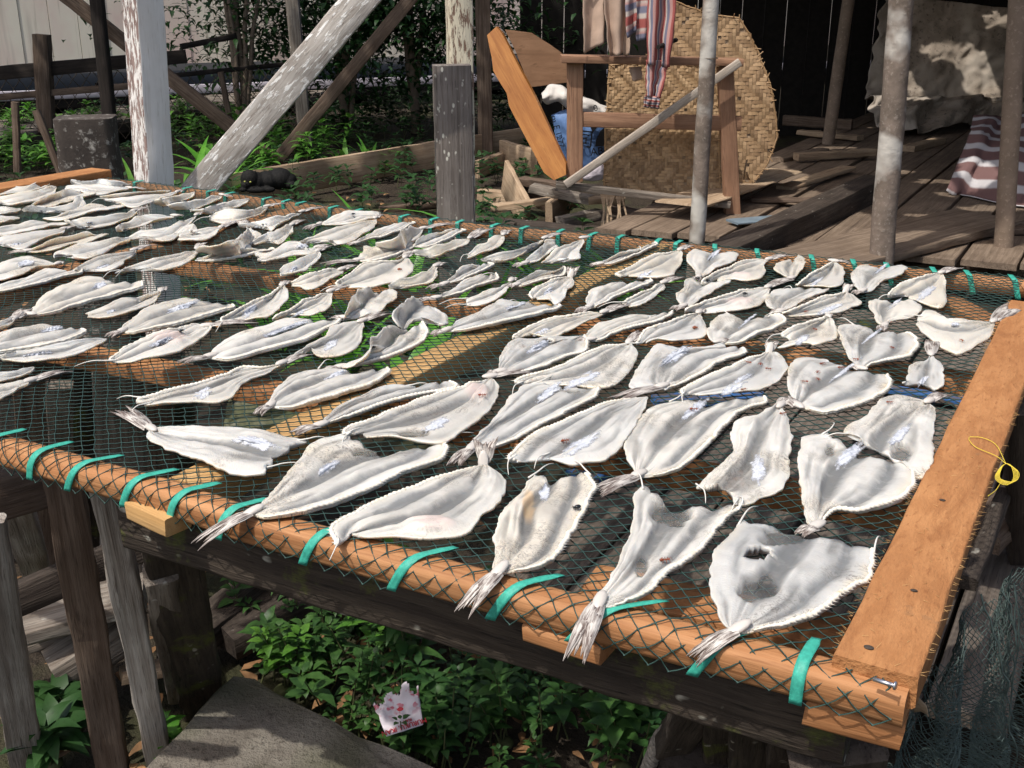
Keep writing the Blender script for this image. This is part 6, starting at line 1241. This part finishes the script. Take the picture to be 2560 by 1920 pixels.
TB += [((1960, 470, FZ + .02), (2120, 420, FZ + .03), .11, .025, 'tan_wood', 'pale loose board left of the heavy beam, far part of the hut floor'), ((2270, 372, FZ + .02), (2350, 352, FZ + .02), .10, .05, 'tan_wood', 'short pale board on the hut floor before the canvas'),
       ((1880, 500, FZ + .02), (2040, 500, FZ + .04), .10, .02, 'brown_wood', 'dark loose board lying across the planks by the mats'), ((2290, 590, FZ + .0), (2560, 570, FZ + .02), .16, .03, 'brown_wood', 'dark board between the thick pole and the brown pole'),
       ((1990, 540, FZ + .02), (2110, 520, FZ + .02), .07, .05, 'grey_wood', 'grey off-cut lying before the heavy beam'), ((2000, 330, FZ + .04), (2150, 345, FZ + .04), .10, .04, 'tan_wood', 'pale board at the foot of the slim deep pole')]
TB += [((1330, 470, .24), (1480, 500, .20), .09, .05, 'grey_wood', 'grey board crossing under the foot of the table frame'), ((1230, 520, .10), (1390, 500, .16), .10, .04, 'tan_wood', 'pale board leaning on the dark sleeper by the tilted board'), ((1520, 520, .16), (1690, 560, .08), .09, .05, 'brown_wood', 'brown board sloping down below the mat fringe'),
       ((1290, 478, .12), (1400, 520, .05), .05, .10, 'brown_wood', 'dark board on edge between the tilted board and the stubby timber'), ((1470, 500, .2), (1560, 500, .2), .10, .04, 'tan_wood', 'short pale board beneath the front corner of the tan mat'), ((1690, 545, .16), (1800, 600, .10), .08, .07, 'grey_wood', 'grey timber sloping to the foot of the thin bark pole')]
for A, B, w, h, mt, lb in TB: beam('timber', onz(*A), onz(*B), w, h, M[mt], label=lb, cat='timber', rough=.006, chip=.012, seg=14, bev=.006)
A, B = onz(1830, 555, FZ + .03), onz(1950, 545, FZ + .03); beam('blue_board', A, B, .12, .012, plain('faded blue board', (.16, .21, .25), .6), label='faded blue board by the right table leg', cat='board')
A, B = onz(600, 500, .02), onz(1320, 372, .06); A, B = A + UP * .085, B + UP * .085; dd = nrm(B - A)
beam('long_plank', A - dd * .4, B + dd * .2, .035, .21, M['tan_wood'], hint=np.cross(UP, dd), seg=26, rough=.006, bev=.004, label='long pale plank set on edge along the weeds by the cat', cat='plank')
beam('dark_board', onz(1060, 560, .02), onz(1250, 620, .02), .1, .05, M['dark_wood'], label='dark board behind the far rail at the grey post', cat='board')
# ------------------------------------------------------------------ cat
def cat():
    c0 = onz(660, 478, .12); dd = nrm(B - A); fw = -dd; sd = nrm(np.cross(UP, fw)); ctr = aty(660, 440, c0[1] - .02); S = .045
    cx = lambda u, v, dy=0.: aty(u, v, c0[1] + dy); vs, fs = [], []
    def el(u, v, ru, rv, rd, dy=0.):
        p = cx(u, v, dy); sc = c0[1] / FPX * 1.02; ellipsoid(vs, fs, p, ((0, 0, rv * sc), (ru * sc, 0, 0), (0, rd * sc, 0)), 18, 14)
    el(700, 447, 32, 27, 30, .04); el(668, 452, 34, 24, 28, .01); el(640, 455, 27, 25, 26, -.02); el(722, 452, 20, 20, 26, .05)
    el(624, 448, 22, 23, 20, -.06); el(615, 462, 13, 10, 13, -.09)
    el(640, 475, 26, 8, 9, -.10); el(668, 474, 20, 8, 10, -.08); el(728, 462, 14, 9, 12, .0); el(608, 474, 10, 6, 8, -.11)
    for u, v, tu, tv in ((612, 433, 609, 424), (634, 433, 639, 424)):
        sc = c0[1] / FPX; p, q = cx(u, v, -.06), cx(tu, tv, -.06); o0 = len(vs); r = 7.5 * sc
        for t in range(10): a = 2 * math.pi * t / 10; vs.append(tuple(p + V3(math.cos(a) * r, math.sin(a) * r * .7, -.004)))
        vs.append(tuple(q)); vs.append(tuple(p - UP * .02))
        for t in range(10): fs.append((o0 + t, o0 + (t + 1) % 10, o0 + 10)); fs.append((o0 + (t + 1) % 10, o0 + t, o0 + 11))
    fur, nt, b = newmat('black cat fur'); co = coords(nt); n = tnoise(nt, co, 90., 5, .7); b.inputs['Roughness'].default_value = .75; b.inputs['Specular IOR Level'].default_value = .25
    nt.links.new(mixc(nt, ramp(nt, n, .3, .8), (.004, .004, .004), (.014, .013, .012)), b.inputs['Base Color']); bump(nt, b, n, .8, .006)
    o = obj('black_cat', vs, fs, fur, None, True, 'black cat lying curled against the long pale plank', 'cat')
    md = o.modifiers.new('r', 'REMESH'); md.mode = 'VOXEL'; md.voxel_size = .0045; sm = o.modifiers.new('s', 'SMOOTH'); sm.iterations = 3; sm.factor = .5
    bpy.context.view_layer.update(); me = bpy.data.meshes.new_from_object(o.evaluated_get(bpy.context.evaluated_depsgraph_get())); o.modifiers.clear(); old = o.data; o.data = me
    me.polygons.foreach_set('use_smooth', [True] * len(me.polygons))
    if not me.materials: me.materials.append(fur)
    ey = plain('cat eye', (.35, .36, .08), .2, .1, 20, .6)
    for u, v in ((612, 454), (626, 455)):
        v_, f_ = [], []; ellipsoid(v_, f_, cx(u, v, -.128), ((0, 0, .006), (.0075, 0, 0), (0, .005, 0)), 8, 6); obj('eye', v_, f_, ey, o)
cat()
# ------------------------------------------------------------------ plants
def herb(LV, LF, SV, SF, p, h, L, Wd, rnd, tiers=3, tilt=.3, shape=.55):
    p = np.asarray(p, float); lean = V3(rnd.uniform(-tilt, tilt), rnd.uniform(-tilt, tilt), 1); lean = nrm(lean)
    tube(SV, SF, [p, p + lean * h * .5 + V3(.004, 0, 0), p + lean * h], [.0022, .0018, .0012], 4, False)
    for t in range(tiers):
        f = .35 + .65 * (t + 1) / tiers; q = p + lean * h * f; n = 4 if t < tiers - 1 else 5; a0 = rnd.uniform(0, 6.3)
        for k in range(n):
            a = a0 + 2 * math.pi * k / n + rnd.uniform(-.3, .3); el = rnd.uniform(-.15, .45) + (.25 if t == tiers - 1 else 0)
            d = V3(math.cos(a) * math.cos(el), math.sin(a) * math.cos(el), math.sin(el)); s = rnd.uniform(.65, 1.1) * (1 - .25 * (t == tiers - 1))
            leaf(LV, LF, q + d * .006, d, UP, L * s, Wd * s, rnd.uniform(.2, .8), .18, 4, shape)
def inpoly(u, v, P):
    c = False; n = len(P)
    for i in range(n):
        (x1, y1), (x2, y2) = P[i], P[(i + 1) % n]
        if (y1 > v) != (y2 > v) and u < (x2 - x1) * (v - y1) / (y2 - y1) + x1: c = not c
    return c
rnd = random.Random(21)
LV, LF, SV, SF = [], [], [], []
reg = [(560, 1450), (700, 1420), (1000, 1470), (1300, 1570), (1720, 1690), (1790, 1760), (1660, 1930), (1100, 1960), (900, 1840), (760, 1770), (620, 1690)]
k = 0
while k < 185:
    u, v = rnd.uniform(540, 1800), rnd.uniform(1410, 1960)
    if not inpoly(u, v, reg): continue
    if u > 1250 and rnd.random() < .25: continue
    p = onz(u, v, rnd.uniform(0, .05)); p[2] = 0; k += 1
    q_ = rnd.choice((.7, 1., 1., 1.5)); herb(LV, LF, SV, SF, p, rnd.uniform(.05, .17), rnd.uniform(.026, .046) * q_, rnd.uniform(.012, .026) * q_, rnd, rnd.choice((2, 3, 4)), .4, rnd.choice((.5, .6, .8)))
def two(name, lv, lf, sv, sf, ml, ms, **k):
    n = len(lv); o = obj(name, lv + sv, lf + [tuple(i + n for i in f) for f in sf], [ml, ms], None, True, **k)
    for i, p in enumerate(o.data.polygons):
        if i >= len(lf): p.material_index = 1
    return o
two('ground_cover', LV, LF, SV, SF, M['leaf_dark'], M['stem'], kind='stuff', label='low herb cover below the near rail', cat='ground cover')
for u, v, h, L, Wd, mt, lb in ((1030, 1560, .30, .085, .030, 'leaf_dark', 'taller pointed-leaf herb under the near rail above the litter packet'), (930, 1500, .34, .07, .032, 'leaf_mid', 'herb with broad drooping leaves close beneath the dark beam'), (1090, 1720, .16, .06, .022, 'leaf_dark', 'narrow-leaf herb beside the litter packet'),
                           (700, 1640, .14, .045, .028, 'leaf_mid', 'small round-leaf herb near the corner of the concrete slab'), (1260, 1760, .15, .05, .022, 'leaf_dark', 'star-shaped herb right of the litter packet'), (1560, 1800, .18, .055, .04, 'leaf_dark', 'broad round-leaf herb left of the grey rope'),
                           (1520, 1660, .2, .06, .03, 'leaf_dark', 'leafy herb below the pale packing block'), (440, 1850, .10, .05, .03, 'leaf_mid', 'small bright herb between the last picket and the slab'), (120, 1830, .12, .11, .05, 'leaf_shade', 'broad-leaf weed behind the first two pickets'), (175, 1760, .1, .1, .045, 'leaf_shade', 'broad-leaf weed behind the dark picket')):
    lv, lf, sv, sf = [], [], [], []; p = onz(u, v, h * .6); p[2] = 0
    for s in range(3 if h > .12 else 2): herb(lv, lf, sv, sf, p + V3(rnd.uniform(-.012, .012), rnd.uniform(-.012, .012), 0), h * rnd.uniform(.8, 1.05), L, Wd, rnd, 4)
    ellipsoid(sv, sf, p, (UP * .012, V3(.02, 0, 0), V3(0, .02, 0)), 8, 5)
    root = empty('leafy_herb', p, lb, 'plant'); obj('leaves', lv, lf, M[mt], root, True); obj('stem', sv, sf, M['stem'], root, True)
# strap-leaf plants behind and beneath the far rail
def strapplant(p, n, L, Wd, label, mt='leaf_bright', group=None, updir=.9, rnd_=None):
    r = rnd_ or rnd; vs, fs = [], []
    for k in range(n):
        a = r.uniform(0, 6.283); el = r.uniform(.5, 1.2) * updir; d = V3(math.cos(a) * math.cos(el), math.sin(a) * math.cos(el), math.sin(el)); leaf(vs, fs, p + V3(.02 * math.cos(a), .02 * math.sin(a), 0), d, UP if el < 1.1 else V3(math.cos(a), math.sin(a), .2) * -1, L * r.uniform(.65, 1.1), Wd * r.uniform(.8, 1.15), r.uniform(.4, 1.1), .16, 8, .42)
    return obj('strap_leaf_plant', vs, fs, M[mt], None, True, label, 'plant', group)
SP = [((760, 800), 11, .62, .05, 'strap-leaf plant under the net below the curled spiked fish'), ((905, 830), 13, .72, .055, 'strap-leaf plant under the net left of the grey post, leaves poking over the far rail'), ((1010, 800), 12, .7, .055, 'strap-leaf plant under the net directly left of the grey post'),
      ((1235, 760), 10, .74, .06, 'strap-leaf plant right of the grey post, two leaves above the far rail'), ((860, 950), 12, .50, .06, 'strap-leaf plant deep under the net below the saddle-shaped fish'), ((1090, 930), 10, .45, .06, 'strap-leaf plant under the net by the light crossbar'),
      ((1010, 1010), 9, .40, .06, 'strap-leaf plant lowest under the net above the light crossbar'), ((700, 880), 9, .48, .05, 'strap-leaf plant under the net right of the white post'), ((1390, 800), 8, .5, .06, 'strap-leaf plant under the net right of the light crossbar'), ((1560, 760), 6, .5, .07, 'strap-leaf plant under the net below the mat fringe')]
for (u, v), n, L, Wd, lb in SP:
    p = onz(u, v, .02); strapplant(p, n, L, Wd, lb)
for (u, v), n, L, Wd, lb, mt in (((490, 520), 12, .75, .085, 'bright broad strap-leaf plant between the white post and the brace', 'leaf_bright'), ((560, 505), 11, .6, .09, 'bright strap-leaf plant right of the foot of the brace', 'leaf_bright'), ((345, 520), 7, .6, .05, 'strap-leaf plant between the stump and the white post', 'leaf_mid'),
                            ((930, 440), 16, .42, .05, 'bright strap-leaf clump behind the long plank', 'leaf_bright'), ((865, 430), 10, .4, .05, 'smaller strap-leaf clump at the end of the brace behind the plank', 'leaf_mid')):
    p = onz(u, v, .0); strapplant(p, n, L, Wd, lb, mt)
# weeds in the background; sunlit and shaded greens put light into colour
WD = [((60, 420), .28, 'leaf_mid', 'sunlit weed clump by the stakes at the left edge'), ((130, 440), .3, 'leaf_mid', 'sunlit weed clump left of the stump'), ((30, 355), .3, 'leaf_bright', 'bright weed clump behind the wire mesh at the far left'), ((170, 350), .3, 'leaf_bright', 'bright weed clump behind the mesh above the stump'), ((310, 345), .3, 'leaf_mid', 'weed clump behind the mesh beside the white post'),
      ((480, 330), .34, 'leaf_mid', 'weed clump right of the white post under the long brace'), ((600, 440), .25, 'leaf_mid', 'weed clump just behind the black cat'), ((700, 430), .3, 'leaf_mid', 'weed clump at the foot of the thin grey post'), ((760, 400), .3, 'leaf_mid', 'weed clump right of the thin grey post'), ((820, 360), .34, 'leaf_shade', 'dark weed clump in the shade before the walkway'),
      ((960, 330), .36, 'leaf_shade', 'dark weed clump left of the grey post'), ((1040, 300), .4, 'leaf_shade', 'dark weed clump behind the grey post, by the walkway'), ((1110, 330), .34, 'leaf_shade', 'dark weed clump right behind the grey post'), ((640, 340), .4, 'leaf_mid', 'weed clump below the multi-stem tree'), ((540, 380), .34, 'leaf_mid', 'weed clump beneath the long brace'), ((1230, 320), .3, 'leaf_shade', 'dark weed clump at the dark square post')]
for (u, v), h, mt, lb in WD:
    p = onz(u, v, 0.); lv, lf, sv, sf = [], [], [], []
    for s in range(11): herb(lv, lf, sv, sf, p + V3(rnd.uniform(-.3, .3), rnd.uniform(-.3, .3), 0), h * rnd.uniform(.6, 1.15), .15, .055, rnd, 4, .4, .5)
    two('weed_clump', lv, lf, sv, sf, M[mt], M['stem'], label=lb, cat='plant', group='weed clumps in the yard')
lv, lf, sv, sf = [], [], [], []
for k in range(560):
    x, y = rnd.uniform(-6.5, .5), rnd.uniform(4.9, 13.5)
    if abs(x / y) > .62: continue
    herb(lv, lf, sv, sf, V3(x, y, 0), rnd.uniform(.08, .26), .11, .045, rnd, 3, .4, .5)
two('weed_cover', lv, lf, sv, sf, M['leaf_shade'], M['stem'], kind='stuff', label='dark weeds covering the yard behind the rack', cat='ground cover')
# trees: thin stems with a loose leafy crown
def tree(name, base, stems, crown, nleaf, mt, label, bark='bark_brown', ls=.09, tf=.6, cut=-.12):
    root = empty(name, base, label, 'tree'); vs, fs = [], []; tips = []
    for (dx, dy, h, r) in stems:
        P = [base + V3(rnd.uniform(-.04, .04), 0, 0), base + V3(dx * .3, dy * .3, h * .35), base + V3(dx * .7, dy * .7, h * .7), base + V3(dx, dy, h)]; Q = resample(P, 16)
        for i in range(16): Q[i] += V3(.02, .02, 0) * nz(Q[i], 3, h)
        tube(vs, fs, Q, [r * (1 - .6 * i / 15) for i in range(16)], 8)
        for b in range(9):
            i = rnd.randint(6, 15); a = rnd.uniform(0, 6.3); d = nrm(V3(math.cos(a), math.sin(a), rnd.uniform(-.1, .7))); ln = rnd.uniform(.25, .6); e = Q[i] + d * ln
            tube(vs, fs, resample([Q[i], Q[i] + d * ln * .5 + V3(0, 0, .03), e], 6), [.007, .006, .005, .004, .003, .002], 5); tips += [Q[i] + d * ln * t for t in (.35, .6, .8, 1.)]
    obj('trunk', vs, fs, M[bark], root, True); lv, lf = [], []
    for k in range(nleaf):
        if rnd.random() < tf: c = tips[rnd.randrange(len(tips))] + V3(*[rnd.gauss(0, .08) for _ in range(3)])
        else: c = base + V3(crown[0] + rnd.gauss(0, crown[3]), crown[1] + rnd.gauss(0, crown[4]), crown[2] + rnd.gauss(0, crown[5]))
        if nz(c, 2.2, 4) < cut: continue
        a = rnd.uniform(0, 6.3); leaf(lv, lf, c, V3(math.cos(a), math.sin(a), rnd.uniform(-.7, .3)), UP, ls * rnd.uniform(.6, 1.2), ls * .42, .5, .2, 3)
    obj('crown', lv, lf, M[mt], root, True)
tb = aty(606, 285, 11.0); tb[2] = 0
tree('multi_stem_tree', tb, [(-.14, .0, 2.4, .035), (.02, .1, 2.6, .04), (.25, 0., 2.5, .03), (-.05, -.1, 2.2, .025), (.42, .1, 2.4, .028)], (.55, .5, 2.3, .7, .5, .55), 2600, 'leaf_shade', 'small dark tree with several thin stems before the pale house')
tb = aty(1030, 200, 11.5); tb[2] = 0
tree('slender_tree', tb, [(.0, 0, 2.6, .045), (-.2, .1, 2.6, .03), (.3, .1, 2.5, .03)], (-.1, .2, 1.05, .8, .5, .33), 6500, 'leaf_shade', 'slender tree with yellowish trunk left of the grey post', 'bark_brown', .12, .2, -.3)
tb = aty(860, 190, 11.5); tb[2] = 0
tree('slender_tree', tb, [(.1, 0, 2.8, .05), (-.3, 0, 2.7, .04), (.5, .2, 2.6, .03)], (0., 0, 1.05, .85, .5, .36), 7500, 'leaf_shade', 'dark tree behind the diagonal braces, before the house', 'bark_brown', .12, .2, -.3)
# unseen tree added out of frame on the left: its crown shades the background
root = empty('added_shade_tree', V3(-6.2, 8.6, 0), 'unseen tree added to shade the yard from the left with its leafy crown', 'tree'); vs, fs = [], []
tube(vs, fs, resample([V3(-6.2, 8.6, 0), V3(-6.0, 8.6, 1.6), V3(-5.2, 8.8, 3.2), V3(-3.6, 9., 3.9)], 16), [.16 - .006 * i for i in range(16)], 10)
for e in ((-2., 7.6, 4.), (-1.4, 9.6, 4.), (-3., 11., 4.), (-4.4, 7., 3.9)): tube(vs, fs, resample([V3(-5.2, 8.8, 3.2), (V3(-5.2, 8.8, 3.4) + V3(*e)) / 2, V3(*e)], 10), [.07 - .005 * i for i in range(10)], 7)
obj('trunk', vs, fs, M['bark_brown'], root, True); lv, lf = [], []
while len(lf) < 8 * 5200:
    c = V3(rnd.uniform(-6.4, -.5), rnd.uniform(7.6, 11.2), rnd.uniform(3.3, 4.6))
    if nz((c[0], c[1], 0), 1.5, 3) < -.10 or nz(c, 4., 8) < -.25: continue
    a = rnd.uniform(0, 6.3); leaf(lv, lf, c, V3(math.cos(a), math.sin(a), rnd.uniform(-.6, .1)), UP, .2, .085, .5, .2, 4)
obj('crown', lv, lf, M['leaf_shade'], root, True)
# leaf litter
vs, fs = [], []
for k in range(260):
    u, v = rnd.uniform(0, 1900), rnd.uniform(1250, 1950); p = onz(u, v, .012); a = rnd.uniform(0, 6.3); leaf(vs, fs, p, V3(math.cos(a), math.sin(a), rnd.uniform(-.1, .3)), UP, rnd.uniform(.03, .07), rnd.uniform(.012, .03), rnd.uniform(-.5, .8), .25, 4)
for k in range(160):
    p = V3(rnd.uniform(-3, .5), rnd.uniform(4.5, 8), .015); a = rnd.uniform(0, 6.3); leaf(vs, fs, p, V3(math.cos(a), math.sin(a), .1), UP, .08, .03, .4, .25, 4)
obj('leaf_litter', vs, fs, M['dry_leaf'], None, True, 'dry fallen leaves on the damp soil', 'leaf litter', kind='stuff')
vs, fs = [], []; p = onz(2290, 1735, .66); q = onz(2312, 1800, .60); leaf(vs, fs, p, q - p, V3(-.6, -1, .4), .075, .022, .7, .35, 6); o = obj('bark_scrap', vs, fs, M['tan_wood'], None, True, 'curled tan scrap caught in the netting at the rack corner', 'scrap')
md = o.modifiers.new('t', 'SOLIDIFY'); md.thickness = .002
# ------------------------------------------------------------------ litter packet with its print
zp = .13; c = [onz(930, 1755, zp + .03), onz(1045, 1722, zp + .05), onz(1058, 1812, zp), onz(966, 1842, zp - .005)]; G = np.zeros((26, 26, 3))
for i in range(26):
    for j in range(26):
        f, g_ = i / 25, j / 25; p = (c[0] * (1 - f) + c[1] * f) * (1 - g_) + (c[3] * (1 - f) + c[2] * f) * g_
        G[i, j] = p + UP * ((.012 * nz((f * 3, g_ * 3, 0), 1.) + .005 * nz((f * 8, g_ * 8, 0), 1.)) * (1 - .92 * smooth(.5, .72, g_)) + .03 * (1 - smooth(0, .3, g_)) * f)
kp = np.ones((25, 25), bool); 
for i in range(25): kp[i, :max(0, int(2.5 + 7 * nz((i * .16, 0, 0), 1.) + 3 * nz((i * .5, 4, 0), 1.)))] = False
mt, nt, b = newmat('pink printed film'); n = tnoise(nt, coords(nt), 55., 2); uvc = N(nt, 'ShaderNodeTexCoord').outputs['UV']; gy = N(nt, 'ShaderNodeSeparateXYZ', {0: uvc}).outputs[1]
col = mixc(nt, math_(nt, 'MULTIPLY', ramp(nt, n, .55, .62), ramp(nt, gy, .6, .4)), (.66, .60, .63), (.52, .14, .18)); nt.links.new(col, b.inputs['Base Color']); b.inputs['Roughness'].default_value = .3
pk = sheet('snack_packet', G, .0012, mt, None, keep=kp, label='torn white and pink snack packet printed MURUKU, IKAN by the slab', cat='litter')
RED = plain('red print', (.50, .03, .045), .5, .1)
def on_packet(s, f, g_, size, mat=RED, nm='printed_text'):
    q = (c[0] * (1 - f) + c[1] * f) * (1 - g_) + (c[3] * (1 - f) + c[2] * f) * g_; x = nrm(c[3] - c[2]); y = nrm((c[3] + c[2]) / 2 - (c[0] + c[1]) / 2); y = nrm(y - x * np.dot(x, y)); z = np.cross(x, y)
    o = text(nm, s, 0, 0, size, mat, pk); R = Matrix(np.stack([x, y, z], 1).tolist()); o.rotation_euler = R.to_euler(); o.parent = pk; o.location = q + z * .0035 - np.array(pk.location)
on_packet('MURUKU, IKAN', .5, .90, .0122); on_packet('IKAN', .62, .77, .007)
q = (c[0] * .5 + c[1] * .5) * .45 + (c[3] * .5 + c[2] * .5) * .55 + UP * .012; vs, fs = [], []; ellipsoid(vs, fs, q, (nrm(c[1] - c[0]) * .006, nrm(c[3] - c[0]) * .004, UP * .0008), 12, 6); obj('printed_dot', vs, fs, RED, pk, True)
# ------------------------------------------------------------------ loose netting at the lower right
vs, fs = [], []; NF, NG = 62, 60
def S(f, g_):
    if f < .75: u, v, z = 2284 + (2515 - 2284) * f / .75, 1716 + (1452 - 1716) * f / .75, .71
    else: u, v, z = 2515 + (2640 - 2515) * (f - .75) / .25, 1452 - 40 * (f - .75) / .25, .71
    T = onz(u, v, z); Bm = onz(2200 + 440 * f, 2010, .18); p = T * (1 - g_) + Bm * g_; k = math.sin(math.pi * min(1, g_ * 1.2))
    return p + V3(.03 * math.sin(f * 22 + g_ * 3) * (.3 + g_), .05 * math.sin(f * 17 + 2 * g_) * (.3 + g_) + .03 * nz((f * 6, g_ * 4, 0), 1.), -.05 * k + .015 * nz((f * 14, g_ * 9, 3), 1.)) + V3(.006 * nz((f * 60, g_ * 50, 0), 1.), .006 * nz((f * 60, g_ * 50, 5), 1.), 0)
for fam in (1, -1):
    for c_ in range(-NG, NF + NG):
        P = []
        for j in range(NG + 1):
            i = c_ + fam * j
            if 0 <= i <= NF: P.append(S(i / NF, j / NG))
            else:
                if len(P) > 1: tube(vs, fs, P, .0006, 3, False)
                P = []
        if len(P) > 1: tube(vs, fs, P, .0006, 3, False)
for s in range(9):
    f0 = .55 + .05 * s; P = [S(min(1, f0 + .12 * g_ + .015 * math.sin(g_ * 9 + s)), g_) + V3(0, -.015, .02) for g_ in np.linspace(0, .8, 30)]; tube(vs, fs, P, .0011, 4, False)
obj('fishing_net', vs, fs, M['netting_grey'], None, True, 'bunched grey green fishing net hanging beside the right end board', 'net')
beam('dark_stick', onz(2420, 1460, .4), onz(2545, 1150, .45), .03, .03, M['dark_wood'], label='dark stick slanting beside the right end board', cat='stick', rough=.005)
beam('dark_stick', onz(2440, 1350, .3), onz(2600, 1200, .3), .10, .04, M['brown_wood'], label='dark brown board lying below the right end board', cat='board', rough=.005)
beam('upright_pole', onz(2552, 1010, .70), onz(2548, 1500, .0), .05, .05, M['dark_wood'], hint=V3(1, 0, 0), label='dark upright stake at the right picture edge beside the rack', cat='stake', rough=.004)
# ------------------------------------------------------------------ light
w = bpy.data.worlds.new('World'); SC.world = w; w.use_nodes = True; nt = w.node_tree; bg = nt.nodes['Background']
sky = nt.nodes.new('ShaderNodeTexSky'); sky.sky_type = 'NISHITA'; sky.sun_disc = False; sky.dust_density = 4.; sky.ozone_density = .3
sky.sun_elevation = math.asin(-SUN[2]); sky.sun_rotation = math.atan2(-SUN[0], -SUN[1]); nt.links.new(sky.outputs[0], bg.inputs[0]); bg.inputs[1].default_value = .15
sl = bpy.data.lights.new('sun', 'SUN'); sl.energy = 3.5; sl.angle = math.radians(.8); sl.color = (1, .955, .885); so = bpy.data.objects.new('sun', sl); COL.objects.link(so)
so.rotation_euler = Vector(SUN.tolist()).to_track_quat('-Z', 'Y').to_euler(); so.location = (-2, -4, 6)
SC.view_settings.view_transform = 'Standard'; SC.view_settings.look = 'None'; SC.view_settings.exposure = EXPO; SC.view_settings.gamma = 1; SC.view_settings.use_curve_mapping = False
SC.render.engine = 'CYCLES'; SC.cycles.use_denoising = True; SC.cycles.max_bounces = 6; SC.cycles.transparent_max_bounces = 16; SC.cycles.use_adaptive_sampling = True; SC.cycles.adaptive_threshold = .015
